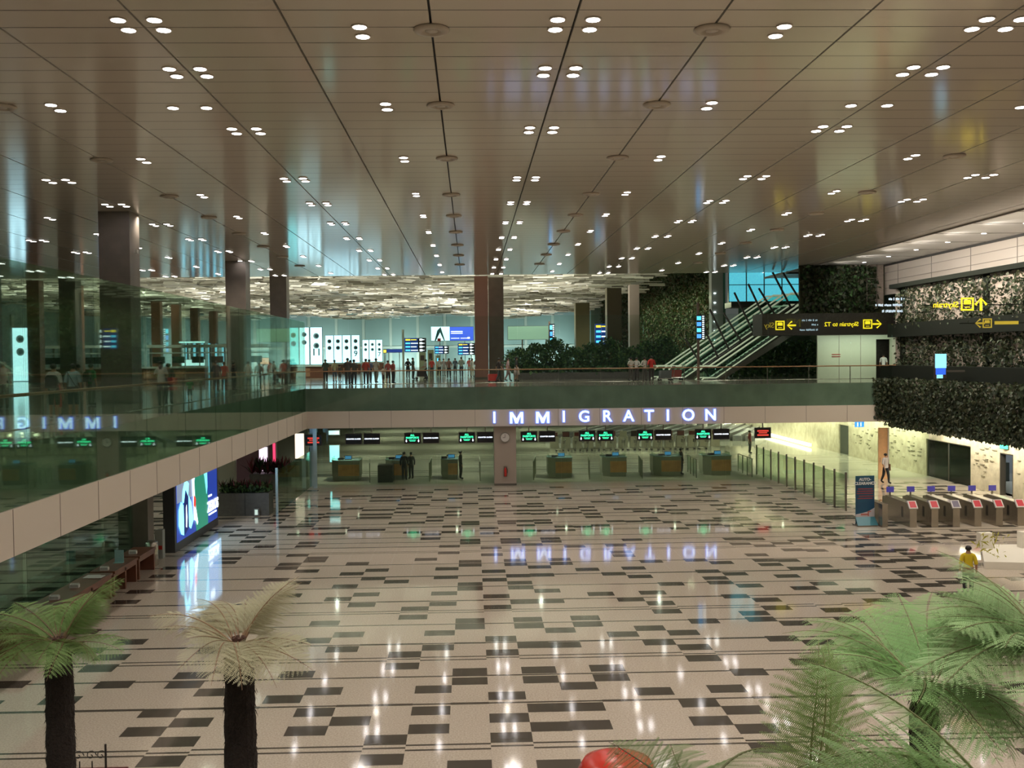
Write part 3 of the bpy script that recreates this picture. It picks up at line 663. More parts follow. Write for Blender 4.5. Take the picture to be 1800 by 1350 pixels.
yz('red_patch',[[(2.6,1.5),(2.85,1.35),(2.9,1.75),(2.65,1.95)]],(1,.04,.03),1.1,.066,ad)
yz('pale_band',[[(3.9,3.3),(4.9,3.3),(4.95,2.0),(4.8,1.7),(4.5,2.5)]],(.18,.60,.72),1.2,.040,ad)
for s,z,sz,y in (('ZEROS',1.05,.62,5.85),):
    o=text(s,sz,(.045,y,z),mat('ad_white',(.9,.97,1),.3,emit=(.85,.97,1),strength=1.6),ad,rz=R(90),bold=.02)
MB().box(.02,5.15,.68,.035,6.5,.75).box(.02,5.15,1.5,.035,5.7,1.58).box(.02,5.3,2.75,.035,6.0,3.1).box(.03,1.2,2.85,.045,2.9,2.97).build('text_bars',MATS['ad_white'],ad)
light('ad_glow','AREA',(-11.5,44,1.8),60,(.4,.7,1),(0,R(-90),0),shape='RECTANGLE',size=2.6,size_y=6)
# lower left: glass wall, pillar, desks
g=thing('glass_partition','dark green reflecting glass wall behind the brown desks under the left deck','glass partition',(-12.7,0,0))
for i in range(7): MB().box(-.02,17+i*3.1,0,0,20.08+i*3.1,3.5).build('glass_pane',glass('dark_glass',(.86,.94,.88),refl=.9,diff=.06,dcol=(.08,.16,.1)),g)
column(-12.5,38.9,0,3.55,.7,'slim grey pillar under the left deck behind the steel bin',CONC)
bx=thing('waste_bin','steel waste bin with a red label at the far end of the brown desks','bin',(onz(267,994).x,onz(267,994).y,0))
MB().lathe([(.22,0),(.24,.03),(.24,.85),(.2,.9),(.12,.9)],16).build('bin_body',STEEL,bx,True); MB().lathe([(.15,.9),(.15,.93),(.0,.93)],16).build('bin_lid',DSTEEL,bx,True)
bx=thing('notice_stand','grey notice panel with a red spot beside the steel bin','notice stand',(onz(279,982).x,onz(279,982).y,0))
MB().box(-.14,0,0,.16,.3,1.1).build('cabinet',mat('notice_grey',(.34,.37,.33),.4),bx); MB().box(.0,-.01,.35,.14,0,.5).build('red_label',MATS['red_paint'],bx)
DW=mat('desk_wood',(.22,.085,.05),.3,var=.3,vscale=2); DWI=mat('desk_inner',(.03,.015,.01),.6); GREEN_G=mat('desk_glass_edge',(.1,.3,.2),.1)
def desk(y0,y1,lab,n):
    t=thing('reception_desk',lab,'desk',(-11.95,y0,0),0,'brown desks under the left deck')
    L=y1-y0
    MB().box(-.4,0,.74,.4,L,.82).build('desk_top',DW,t)
    for k in range(n+1):
        y=min(max(0,L*k/n-.06),L-.12); MB().box(-.38,y,0,.36,y+.12,.74).build('side_panel',DW,t)
    MB().box(-.4,.0,0,-.34,L,.74).build('back_panel',DWI,t)
    MB().box(.28,.1,.6,.36,L-.1,.74).build('apron',DW,t)
desk(26.2,33.0,'longest brown desk nearest the viewer with four open knee bays',4); desk(33.2,35.5,'middle brown desk under the left deck',2); desk(35.7,37.5,'small brown desk beside the steel bin',1)
WP=mat('white_paper',(.75,.75,.72),.5)
for y,l in ((27.9,'nearest the viewer'),(29.4,'second'),(30.9,'third'),(33.4,'middle desk'),(36.2,'far desk')):
    t=thing('leaflet_box','small white box on the brown desks, '+l,'box',(-11.95,y,.82),.1,'white leaflet boxes on the desks')
    MB().box(-.13,-.09,0,.13,.09,.03).box(-.13,-.09,.03,-.11,.09,.12).box(.11,-.09,.03,.13,.09,.09).box(-.11,.07,.03,.11,.09,.12).build('tray',WP,t); MB().box(-.1,-.08,.03,.1,.06,.1).build('leaflets',mat('leaflet',(.6,.62,.6),.6),t)
o=MB().box(-.3,-.2,0,.1,.25,.015).box(-.1,-.3,.015,.3,.1,.03).build('paper_sheets',WP); o.location=(-11.9,32.4,.82); tag(o,'loose white papers on the end of the longest desk','papers')
t=thing('acrylic_holder','clear bluish display holder upright on the middle brown desk','holder',(-11.9,34.6,.82)); MB().box(-.15,-.1,0,.15,.1,.02).box(-.15,.05,0,.15,.07,.42).build('back_plate',mat('acrylic',(.35,.6,.62),.1),t)
# planter with red and green leaves
def leafcloud(name,n,fn,size,mats,seed,parent=None,up=.3,w_=.35):
    rl=random.Random(seed); mb=MB()
    for i in range(n):
        x,y,z=fn(rl); s=size*rl.uniform(.6,1.4)
        d=Vector((rl.gauss(0,1),rl.gauss(0,1),rl.gauss(0,1)+up)).normalized(); a=d.orthogonal().normalized(); a=(a*math.cos(rl.random()*6)+d.cross(a)*math.sin(1)).normalized()
        p=Vector((x,y,z)); q=p+d*s; mid=p+d*s*.5+Vector((0,0,.12*s))
        mb.face([p,mid-a*s*w_,q,mid+a*s*w_],rl.randrange(len(mats)))
    return mb.build(name,mats,parent)
LG=[mat('leaf_a',(.045,.11,.03),.5),mat('leaf_b',(.03,.07,.02),.5),mat('leaf_c',(.08,.15,.04),.5)]
LD=[mat('leaf_dark',(.016,.028,.012),.6),mat('leaf_dark2',(.03,.05,.018),.6),mat('leaf_dark3',(.045,.05,.02),.6)]
LRD=[mat('leaf_red',(.14,.02,.03),.5),mat('leaf_maroon',(.05,.012,.015),.5),mat('leaf_b',(0,0,0))]
pb=thing('planter_box','grey stone planter box with dark red and green plants beyond the advertising screen','planter',(-12.35,50.0,0))
MB().box(0,0,0,2.45,1.1,1.1).box(.06,.06,1.1,2.39,1.04,1.12,1).box(1.28,-.012,0,1.3,0,1.1,1).build('box',[mat('planter_stone',(.13,.125,.11),.5,var=.2),MATS['joint_black']],pb)
leafcloud('green_foliage',900,lambda r:(r.uniform(.05,2.4),r.uniform(.05,1.05),1.12+r.random()*.3),.16,LG,1,pb)
def spiky(name,spots,L,mats,seed,parent,nl=16):
    rl=random.Random(seed); mb=MB()
    for (x,y,z) in spots:
        for k in range(nl):
            a=rl.random()*6.28; e=rl.uniform(.5,1.45); l=L*rl.uniform(.7,1.2); d=Vector((math.cos(a)*math.cos(e),math.sin(a)*math.cos(e),math.sin(e))); s=Vector((-math.sin(a),math.cos(a),0))*l*.06
            p=Vector((x,y,z)); m1=p+d*l*.5; m2=p+d*l+Vector((0,0,-.15*l))
            mb.face([p-s*.4,p+s*.4,m1+s,m1-s],k%len(mats)); mb.face([m1-s,m1+s,m2],k%len(mats))
    return mb.build(name,mats,parent)
spiky('red_spiky_leaves',[(.15+.3*i,.3+.4*(i%2),1.25) for i in range(8)],.62,LRD,3,pb)
pb=thing('planter_box','second planter of dark red leaves in front of the pink shop wall','planter',(-12.6,58.2,0))
MB().box(0,0,0,2.2,1,1.1).build('box',MATS['planter_stone'],pb); spiky('red_spiky_leaves',[(.1+.22*i,.3+.4*(i%2),1.1) for i in range(10)],1.1,LRD,5,pb,22)
cc=thing('round_column','pale rounded column partly hidden behind the left planter','column',(-13.6,57,0)); MB().lathe([(.55,0),(.55,3.5)],20).build('shaft',mat('pale_round',(.45,.47,.38),.4),cc,True); MB().lathe([(.6,0),(.6,.1)],20).build('base_ring',DSTEEL,cc)
c_=glow('standing_bottle_light',448,896,453,905,50.0-.25,(.7,.9,.8),.5,'small pale glowing marker at the foot of the grey planter','marker light')
# auto-clearance banner
bn=thing('banner_stand','blue AUTO-CLEARANCE roll-up banner standing beside the glass barrier','banner',(17.3,44.5,0),R(4))
MB().box(-.44,-.3,.0,.44,.35,.05).prism([(-.42,.05),(.42,.05),(.42,.1),(-.42,.1)],-.1,.1).build('base',DSTEEL,bn)
MB().box(-.43,0,.05,.43,.03,2.2).build('banner_panel',mat('banner_blue',(.012,.05,.14),.4,c2=(.01,.10,.16),vscale=.6),bn)
MB().loft([[(x,-.012,z) for x,z in P] for P in [[(-.43,.38),(.43,.38),(.43,.78),(.15,.62),(-.15,.55),(-.43,.5)]]]+[[(x,0,z) for x,z in [(-.43,.38),(.43,.38),(.43,.78),(.15,.62),(-.15,.55),(-.43,.5)]]]).build('white_swoosh',mat('banner_white',(.55,.52,.55),.4),bn)
pl=MB(); pl.loft([[(-.43,-.0,.4),(.43,-.0,.4),(.47,-.3,.05),(-.47,-.3,.05)],[(-.43,.02,.4),(.43,.02,.4),(.47,-.27,.05),(-.47,-.27,.05)]]); pl.build('base_cover',mat('banner_teal',(.05,.22,.28),.3),bn)
text('AUTO-\nCLEARANCE',.175,(0,-.014,1.95),mat('banner_text',(.75,.78,.8),.4),bn,bold=.006)
MB().box(-.32,-.01,1.6,.34,0,1.64).box(-.36,-.01,1.5,.38,0,1.54).box(-.38,-.01,1.4,.36,0,1.44).box(-.28,-.01,1.28,.38,0,1.32).box(-.34,-.01,1.18,.34,0,1.22).build('red_lines',mat('banner_red',(.30,.05,.06),.5),bn)
MB().box(-.2,-.025,.46,.12,-.013,.53).box(.12,-.025,.42,.17,-.013,.62).box(.12,-.025,.6,.26,-.013,.64).build('logo_marks',mat('banner_pink',(.5,.15,.12),.5),bn)
# clearance gates
GS=mat('gate_steel',(.34,.30,.25),.25,.75); GT=mat('gate_top',(.72,.66,.54),.2,.3); PUR=mat('gate_sign_blue',(.06,.05,.25),.4,emit=(.08,.07,.35),strength=.3)
def gate(x,i,nm):
    t=thing('clearance_gate','steel automatic clearance gate with slanted screen, '+nm,'gate',(x,43.8,0),0,'automatic clearance gates')
    prof=[(0,0),(0,.86),(.22,1.0),(2.6,1.04),(3.0,.96),(3.0,0)]
    MB().loft([[(s,y,z) for y,z in prof] for s in (-.15,.15)]).build('body',GS,t)
    MB().loft([[(s,y,z) for y,z in [(.22,1.0),(.22,1.03),(2.6,1.07),(2.6,1.04)]] for s in (-.17,.17)]).build('top_cover',GT if i>=2 else GS,t)
    k=MB(); k.loft([[(-.19,-.06,.84),(.19,-.06,.84),(.19,.2,1.14),(-.19,.2,1.14)],[(-.19,-.01,.80),(.19,-.01,.80),(.19,.25,1.10),(-.19,.25,1.10)]]); k=k.build('screen_case',mat('gate_white',(.65,.62,.6),.4),t)
    MB().loft([[(-.14,-.035,.875),(.14,-.035,.875),(.14,.175,1.115),(-.14,.175,1.115)],[(-.14,-.025,.865),(.14,-.025,.865),(.14,.185,1.105),(-.14,.185,1.105)]]).build('screen',mat('gate_screen_red',(.4,.04,.05),.4,emit=(.8,.08,.1),strength=.15) if i!=2 else mat('gate_screen_grey',(.2,.18,.25),.4),k)
    p_=MB().box(-.03,2.45,1.04,.03,2.51,1.25).build('sign_post',GS,t); MB().box(-.17,2.44,1.22,.17,2.48,1.47).build('sign_plate',PUR,t)
    MB().box(-.152,.7,.35,.152,.9,.8).build('sensor_window',BLK,t)
for i,(x,nm) in enumerate(((19.15,'nearest the banner'),(20.1,'second from the banner'),(21.05,'third from the banner, grey screen'),(22.0,'fourth from the banner'),(22.95,'fifth from the banner'),(23.9,'rightmost'))): gate(x,i,nm)
t=thing('gate_end_post','short steel end cabinet between the banner and the first gate','gate',(17.95,43.9,0)); MB().box(-.12,0,0,.12,1.6,.98).build('body',GS,t); MB().box(-.14,-.02,.98,.14,1.62,1.02).build('top_cover',GS,t)
# emergency and toilet signs
t=thing('exit_sign','small green lit exit sign above the narrow door in the stone wall','sign',(27.9,52.75,2.62),R(-70)); MB().box(-.28,-.04,-.13,.28,.04,.13).build('case',BEZ,t); MB().box(-.25,-.05,-.1,.25,-.04,.1).build('lit_face',GRN,t); MB().box(-.03,.04,-.03,.03,.2,.03).build('bracket',DSTEEL,t)
p=at(1507,746,61.3); t=thing('toilet_sign','small blue lit pictogram sign under the right end of the bridge','sign',(p.x,61.0,3.3)); MB().box(-.25,0,-.15,.3,.06,.2).build('case',mat('sign_blue',(.02,.2,.6),.4,emit=(.05,.35,1),strength=.9),t); MB().box(-.12,-.01,-.1,-.06,0,.12).box(.08,-.01,-.1,.13,0,.12).build('pictogram',WHT,t); MB().box(0,.02,.2,.03,.05,.24).build('hanger',DSTEEL,t)
# white block seats / display at the right
WB=mat('white_block',(.82,.78,.68),.5)
t=thing('display_platform','white low display platform with upright white blocks at the right edge','display platform',(17.9,35.2,0))
MB().loft([[(0,0,0),(6,-1.2,0),(6,2.8,0),(1.5,3.2,0)],[(0,0,.25),(6,-1.2,.25),(6,2.8,.25),(1.5,3.2,.25)]]).build('platform',WB,t)
for x,y,h,w_ in ((1.1,2.4,.75,.5),(2.6,2.3,.8,.6),(4.0,2.2,.9,.9),(4.9,1.2,.7,.6),(3.2,1.0,.45,.8)): MB().box(x,y,.25,x+w_,y+.35,.25+h*.75).build('upright_block',WB,t)
leafcloud('yellow_sprigs',50,lambda r:(r.uniform(.3,1.2),r.uniform(.2,1.6),.3+r.random()*.7),.25,[mat('sprig_yellow',(.45,.42,.05),.5)],8,t,w_=.1)
# wrought iron stand bottom left, red dome
t=thing('iron_stand','thin dark iron stand with scrollwork between the two left tree ferns','stand',(at(150,1345,18.2).x,18.2,0))
b_=at(185,1308,18.2).z
MB().tube([(.36,0,0),(.36,0,b_)],.02,6).tube([(-.1,0,0),(-.1,0,b_-.3)],.012,6).tube([(.12,0,0),(.12,0,b_-.3)],.012,6).build('legs',mat('iron_black',(.015,.012,.012),.5),t)
s_=MB()
for cx in (-.12,.1,.28): s_.tube([(cx+.10*(1-k/14)*math.cos(k*.6),0,b_-.2+.10*(1-k/14)*math.sin(k*.6)) for k in range(14)],.009,5)
s_.build('scrollwork',MATS['iron_black'],t); MB().box(-.35,-.02,b_-.5,.75,.02,b_-.42).build('board',mat('board_red',(.12,.02,.02),.5),t)
t=thing('red_dome_seat','glossy red rounded top peeking in at the bottom edge left of the ferns','red dome',(at(1085,1340,9).x,9.0,0))
zt=at(1085,1325,9).z
MB().lathe([(.30,0),(.34,.1),(.1,.3),(.1,zt-.5),(.30,zt-.3),(.36,zt-.16),(.30,zt-.06),(.18,zt-.015),(.03,zt)],32).build('dome',mat('dome_red',(.50,.03,.015),.25),t,True)
MB().lathe([(.0,zt-.005),(.025,zt-.005),(.02,zt+.012),(0,zt+.015)],12).build('cap',mat('dome_cap',(.3,.02,.01),.3),t,True)
# ---------------------------------------------------------------- departure hall
CYW=(.50,.86,1)
def number_panel(x,Y,z0,z1,w_,num,lab,c=CYW,s=1.5,rz=0.0):
    t=thing('lit_number_panel',lab,'lit panel',(x,Y,z0),rz,'tall lit check-in row panels')
    h=z1-z0
    MB().box(-w_/2-.04,0,0,w_/2+.04,.25,h).build('case',mat('panel_case',(.08,.12,.16),.4),t)
    MB().box(-w_/2,-.02,.05,w_/2,0,h-.05).build('lit_face',mat('panel_face_%d'%int(c[0]*100),c,.4,emit=c,strength=s),t)
    dm=mat('panel_disc',(.02,.06,.09),.5); dr=mat('panel_ring',(.25,.4,.45),.5)
    for k,zz in ((0,h-.7*w_-.1),(1,h-1.55*w_-.1)):
        r=.26*w_; d=MB().loft([[(r*math.cos(j*.3927),y,zz+r*math.sin(j*.3927)) for j in range(16)] for y in (-.03,-.02)]).build('disc',dr,t)
        MB().loft([[(.04+r*.6*math.cos(j*.3927),y,zz+r*.6*math.sin(j*.3927)) for j in range(16)] for y in (-.045,-.03)]).build('disc_centre',dm,d)
    if num: text(num,.92 if len(num)>1 else .95,(0,-.03,h*.33),mat('panel_number',(.02,.05,.06),.5),t,bold=.012)
    return t
Z0=7.05
for px,w_,n_,lab in ((516,.92,'','cyan lit panel with paired discs, leftmost of the group beside the grey column'),(535,.85,'','white lit panel with two discs left of panel 11'),(556,1.05,'11','white lit panel with number eleven, right end of the nearest group')):
    p=at(px,600,95); number_panel(p.x,95,Z0,10.55,w_,n_,lab,c=(.25,.85,.95) if px==516 else CYW,s=1.1 if px==516 else 1.6)
for px,n_,lab in ((579,'','first of four middle panels, with faint small writing'),(594,'','second of the four middle panels'),(609,'','third of the four middle panels'),(625,'9','white lit panel with number nine, right end of the middle group')):
    p=at(px,600,126); number_panel(p.x,126,Z0,10.5,.95,n_,lab,s=1.5)
for px,n_,lab in ((642.5,'','left panel of the far group of three'),(654.5,'','middle panel of the far group of three'),(666.5,'7','far white lit panel with number seven at the right end')):
    p=at(px,600,160); number_panel(p.x,160,Z0,10.5,.92,n_,lab,s=1.4)
p=at(36,620,93); number_panel(p.x,93,DK,10.7,1.35,'','tall cyan lit panel with two discs standing alone at the far left',s=1.5)
CW=mat('check_in_white',(.45,.50,.46),.4); CR=mat('check_in_brown',(.13,.05,.03),.4)
def checkin(x0,x1,Y,lab):
    t=thing('check_in_counter',lab,'counter',(x0,Y,DK),0,'check-in counter islands'); L=x1-x0
    MB().box(0,0,0,L,.8,1.05).build('front',CR,t); MB().box(-.1,-.1,1.05,L+.1,.9,1.2).build('worktop',CW,t); 
    MB().box(0,1.2,0,L,1.35,1.2).build('back_panel',CW,t)
    k=int(L/2.2)
    for i in range(k): MB().box(.4+i*2.2,-.01,.15,1.9+i*2.2,0,.9).build('front_panel',mat('check_in_panel',(.30,.16,.09),.4),t)
for a,b,Y,l in ((508,568,94,'red-brown check-in counter island below panel 11'),(571,634,125,'check-in counter island below panel 9'),(637,674,159,'far check-in counter island below panel 7'),(200,360,92,'long check-in counter island seen through the left glass'),(60,185,90,'check-in counter island between the far left columns')):
    checkin(at(a,640,Y).x,at(b,640,Y).x,Y,l)
# canopies over the left islands
for a,b,Y,l in ((258,470,96,'long pale canopy beam over the check-in counters behind the left glass'),(52,186,94,'pale canopy beam at the far left between columns')):
    x0,x1=at(a,600,Y).x,at(b,600,Y).x
    t=thing('counter_canopy',l,'canopy',(x0,Y,DK))
    MB().box(0,0,2.95,x1-x0,3,3.2).build('canopy_beam',CW,t); MB().box(0,.2,2.4,x1-x0,3,2.5).build('lower_shelf',CW,t)
    for k in range(5): MB().box((x1-x0)*k/4-.08,1,0,(x1-x0)*k/4+.08,1.2,2.95).build('canopy_post',DSTEEL,t)
    for k in range(6): MB().box(.5+(x1-x0)*k/6.2,.1,1.5,1.6+(x1-x0)*k/6.2,.2,2.1).build('dark_screen',BLK,t)
for i,px in enumerate((325,341,355,367,379,391,402)):
    Y=112+i*5; p=at(px,600,Y)
    t=thing('light_column','thin cyan upright light seen edge-on behind the left glass, %s from the left'%['first','second','third','fourth','fifth','sixth','seventh'][i],'lit panel',(p.x,Y,DK+.2),0,'edge-on cyan uprights')
    MB().box(-.10,0,0,.10,.3,3.6).build('lit_edge',mat('cyan_edge',(.2,.7,.9),.4,emit=(.25,.75,1),strength=1.1),t); MB().box(-.05,.3,0,.25,.5,3.7).build('case',BEZ,t)
glow('lit_counter_front',317,632,360,643,100,(.6,.97,1),1.5,'bright white-cyan lit counter front behind the left glass','lit panel',stand=DK)
glow('lit_canopy_edge',315,600,360,603,95.5,(.5,.95,1),1.3,'short bright light line on the left canopy','lit panel',stand=DK)
glow('lit_display',178,587,190,640,98,(.05,.25,.8),.8,'blue lit panel just left of the nearest grey column','lit panel',stand=DK)
glow('warm_shop',458,629,476,640,110,(1,.62,.45),.9,'small warm pink shop light between the middle columns','lit panel',stand=DK)
t=glow('advertising_board',758,574.5,832,599,150,(.05,.12,.72),.9,'wide advertising board, white-cyan picture on the left and blue text side on the right','advertising board',stand=DK)
mb=MB(); mb.box(0,-.03,0,2.7,-.016,2.04).build('picture_side',mat('ad_pale',(.6,.95,1),.4,emit=(.55,.95,1),strength=1.3),t)
mb=MB(); mb.prism([(.5,0),(.9,1.5),(1.4,2.0),(2.0,0),(1.85,0),(1.3,1.2),(.7,0)],-.045,-.03).build('dark_shape',mat('ad_shape',(.03,.15,.18),.5),t)
MB().box(.9,-.06,-.1,1.4,-.045,.35).build('red_patch',MATS['red_paint'],t)
MB().box(2.9,-.03,1.25,4.6,-.016,1.38).box(2.9,-.03,1.0,4.6,-.016,1.12).box(2.9,-.03,.28,4.1,-.016,.38).box(4.3,-.03,.28,5.4,-.016,.38).box(5.3,-.03,.25,5.65,-.016,.5).build('text_lines',WHT,t)
YEL=mat('led_yellow',(.9,.7,.05),.4,emit=(1,.75,.05),strength=1.0); CYN=mat('led_cyan',(.1,.6,.9),.4,emit=(.1,.62,1),strength=1.1); BLUEB=mat('sign_navy',(.01,.03,.12),.4,emit=(.01,.05,.25),strength=.5)
def wayfinder(px0,py0,px1,py1,Y,rows,lab,pole=None):
    a=at(px0,py1,Y); b=at(px1,py0,Y); w_,h_=b.x-a.x,b.z-a.z
    t=thing('direction_board',lab,'direction sign',(a.x,Y,a.z),0,'black wayfinding boards')
    MB().box(0,0,0,w_,.2,h_).build('board',mat('board_black',(.012,.014,.02),.3),t)
    MB().box(0,-.01,0,w_*.62,0,h_).build('blue_side',BLUEB,t)
    rh=h_/rows
    for i in range(rows):
        z=h_-rh*(i+.5); c=YEL if (i==0 and rows>3) else CYN
        MB().box(w_*.05,-.03,z-rh*.22,w_*.27,-.012,z+rh*.22).build('icon',c,t)
        MB().box(w_*.3,-.03,z-rh*.12,w_*(.56+.06*(i%2)),-.012,z+rh*.12).build('line_text',WHT if c is CYN else YEL,t)
        MB().box(w_*.7,-.03,z-rh*.28,w_*.82,-.012,z+rh*.28).prism([(w_*.82,z-rh*.15),(w_*.95,z),(w_*.82,z+rh*.15)],-.03,-.012).build('arrow_block',WHT,t)
    if pole: MB().box(pole-.12,.05,-(a.z-DK),pole+.12,.25,h_+1.).build('pole',CW,t)
    else: MB().box(w_*.2,.05,-(a.z-DK),w_*.24,.2,0).box(w_*.76,.05,-(a.z-DK),w_*.8,.2,0).build('pole',DSTEEL,t)
    return t
wayfinder(711,594,749,619,120,4,'large black direction board with a yellow top row right of the pale pole',-.15)
wayfinder(764,608,789,622,135,3,'smallest black direction board in the middle of the hall')
wayfinder(805,603,835,624,125,4,'black direction board beside the reddish pillar, lower right of the advertising board')
wayfinder(1046,569,1084,605,88,4,'blue direction board turned sideways in front of the olive column')
glow('blue_banner',676,614,709,619.5,140,(.02,.06,.35),.5,'long dark blue sign strip left of the pale pole','sign',stand=DK)
glow('yellow_sign',674,615,679,620,139.6,(1,.7,.1),1.,'tiny yellow lit sign at the left end of the blue strip','sign',stand=DK)
t=glow('lit_screen_wall',893,573,968,597,150,(.23,.38,.27),.75,'large pale green lit screen wall behind the bushes','screen wall')
MB().box(2,.05,-4.5,2.2,.1,0).box(5.5,.05,-4.5,5.7,.1,0).build('support',DSTEEL,t)
def side_sign(px0,py0,px1,py1,Y,lab,pole_px,pz0,pz1):
    a=at(px0,py1,Y); b=at(px1,py0,Y); w_,h_=b.x-a.x,b.z-a.z
    t=thing('vertical_sign',lab,'sign',(a.x,Y,a.z)); MB().box(0,0,0,w_,.15,h_).build('board',mat('board_black',(0,0,0)),t)
    for k in range(4): MB().box(0,-.02,h_*(.06+.24*k),w_*.5,-.005,h_*(.22+.24*k)).build('blue_symbol',CYN if k%2 else mat('led_blue',(.05,.2,.9),.4,emit=(.08,.35,1),strength=1.1),t)
    MB_=MB()
    for k in range(12): MB_.box(w_*.62,-.02,h_*(.03+.08*k),w_*.85,-.005,h_*(.07+.08*k))
    MB_.build('text_column',WHT,t)
    x=at(pole_px,600,Y).x-a.x
    MB().box(x-.07,.05,DK-a.z,x+.07,.2,at(pole_px,pz0,Y).z-a.z).build('pole',mat('pole_brown',(.14,.09,.07),.4),t)
side_sign(1225,553,1240,597,66,'tall narrow blue lit sign on a brown pole in front of the escalators',1228,532,670)
side_sign(967,569,975,616,90,'thin cyan and white upright sign beside the pale green screen wall',966,565,650)
for px0,py0,px1,py1,l in ((737,619,748,640,'pale kiosk under the large direction board'),(752,615,762,636,'pale slanted kiosk in the middle of the hall'),(766,625,774,642,'pale green kiosk under the small direction board')):
    a=at(px0,py1,118); b=at(px1,py0,118); t=thing('hall_kiosk',l,'kiosk',(a.x,118,DK),0,'pale kiosks far in the hall'); h_=b.z-DK
    MB().box(0,0,0,b.x-a.x,.8,h_).build('body',mat('kiosk_pale',(.30,.33,.22),.5),t); MB().box(.15,-.02,h_*.6,(b.x-a.x)-.15,0,h_*.85).build('screen',CYN if px0==766 else BEZ,t)
# green wall foliage, bushes
leaf=tag(leafcloud('climbing_foliage',38000,lambda r:(22.35-abs(r.gauss(0,.25)),92+ (r.random()**1.3)*80,DK+r.random()**.8*11),.29,[mat('wall_leaf_a',(.035,.06,.012),.6),mat('wall_leaf_b',(.02,.045,.012),.6),mat('wall_leaf_c',(.055,.038,.012),.6)],11,up=-.8),'climbing plants covering the tall green wall behind the escalators','climbing plants',kind='stuff')
rb=random.Random(5)
def bush(x,y,z,r,h,lab,seed,mats,n=1700,parent=None,leafs=.2):
    t=thing('bush',lab,'bush',(x,y,z),0,'bushes along the hall planter')
    leafcloud('foliage',n,lambda q:((lambda a,e,rr:(rr*math.cos(a)*math.cos(e),rr*math.sin(a)*math.cos(e),h*.5+h*.5*math.sin(e)*(rr/r)))(q.random()*6.28,q.uniform(-1.2,1.5),r*q.uniform(.5,1))),leafs,mats,seed,t)
    MB().tube([(0,0,0),(.05,0,h*.5)],[.08,.04],6).tube([(0,0,.1),(.3,.1,h*.45)],[.05,.03],6).build('stem',mat('stem_brown',(.05,.035,.02),.7),t)
BG=[mat('bush_a',(.06,.17,.06),.5),mat('bush_b',(.035,.10,.04),.5),mat('bush_c',(.11,.22,.06),.5)]
for i in range(9):
    px=912+i*32; Y=80+(i%3)*.7; p=at(px,650,Y)
    bush(p.x,Y,DK+.45,1.3,1.9+.4*(i%3),'dark green bush in the long planter, '+['leftmost beside the grey column','second from the left','third from the left','fourth from the left','fifth from the left','sixth from the left','seventh, left of the escalator people','eighth, behind the escalator people','rightmost, at the escalator foot'][i],20+i,BG)
t=thing('long_planter','long low dark planter carrying the bushes behind the bridge rail','planter',(at(905,660,80).x,78.8,DK)); MB().box(0,0,0,13.3,3.4,.5).build('trough',MATS['planter_stone'],t); leafcloud('ground_cover',2500,lambda r:(r.uniform(0,13.2),r.uniform(0,3.3),.5+r.random()*.35),.3,BG,40,t)
# planted wall on the right
def wallpts(x,y0,y1,z0,z1,clump):
    rr=random.Random(int(z0*10)); cl=[(rr.uniform(y0,y1),rr.uniform(z0,z1),rr.uniform(.4,1.3)) for _ in range(clump)]
    def fn(r):
        if r.random()<.45: return (x-abs(r.gauss(0,.10)),r.uniform(y0,y1),r.uniform(z0,z1))
        c=r.choice(cl); return (x-abs(r.gauss(0,.2)),c[0]+r.gauss(0,c[2]*.5),max(z0-.1,min(z1,c[1]-abs(r.gauss(0,c[2])))))
    return fn
tag(leafcloud('climbing_foliage',9500,wallpts(25.95,22,61.5,9.3,11.5,110),.17,LD,51,up=-.8,w_=.4),'climbing plants on the lit wall above the dark sign band','climbing plants',kind='stuff')
tag(leafcloud('climbing_foliage',9000,wallpts(25.95,22,61.5,6.8,8.6,90),.17,LD,52,up=-.8,w_=.4),'climbing plants on the lit wall between the two dark ledges','climbing plants',kind='stuff')
tag(leafcloud('hanging_foliage',26000,lambda r:(25.02-abs(r.gauss(0,.2)),r.uniform(22,60.3),3.35+ (r.random()**1.5)*2.8),.17,LD,53,up=-1.2,w_=.4),'dark hanging plants over the lowest planter front','hanging plants',kind='stuff')
tag(leafcloud('hanging_foliage',2200,lambda r:(r.uniform(23.9,25.4),60+r.gauss(0,.15),r.uniform(3.7,6.1)),.17,LD,54,up=-1.2),'plants wrapping the corner where the bridge meets the planted wall','hanging plants',kind='stuff')
# room on the deck, right
mb=MB(); mb.box(23.9,70,DK,28.0,70.2,8.85); mb.box(29,70,DK,30.2,70.2,8.85); mb.box(28.0,70,8.55,29,70.2,8.85)
for x in (25.4,26.9): mb.box(x,69.98,DK,x+.03,70,8.85,1)
mb.box(24.9,69.97,7.5,25.5,70,7.56,2); mb.box(24.9,69.97,7.35,25.5,70,7.41,2)
mb.box(30.2,62.1,DK,30.4,71,8.85,3)
struct(mb.build('wall_deck_room',[mat('room_white',(.46,.50,.38),.4),MATS['seam_grey'],mat('red_mark',(.3,.04,.03),.5),PWALL]))
light('room_lamp','AREA',(26.5,68.5,8.7),70,(.95,1,.85),(R(25),0,0),shape='RECTANGLE',size=5,size_y=.3)
mb=MB(); mb.box(19.5,68,8.85,30.4,70.3,10.3,0); mb.box(27.5,71.5,DK,30,71.6,8.8,0); mb.box(30,60,8.85,30.2,70,13.5,0); mb.box(23.7,76,HC-.1,62,76.3,17,0)  # front band also stands in for the reflected black sign box
mb.box(26.0,72.0,10.3,27.2,72.3,13.7,0)
struct(mb.build('trim_6',[mat('brown_black',(.02,.014,.011),.5)]),'dark soffit band above the deck room')
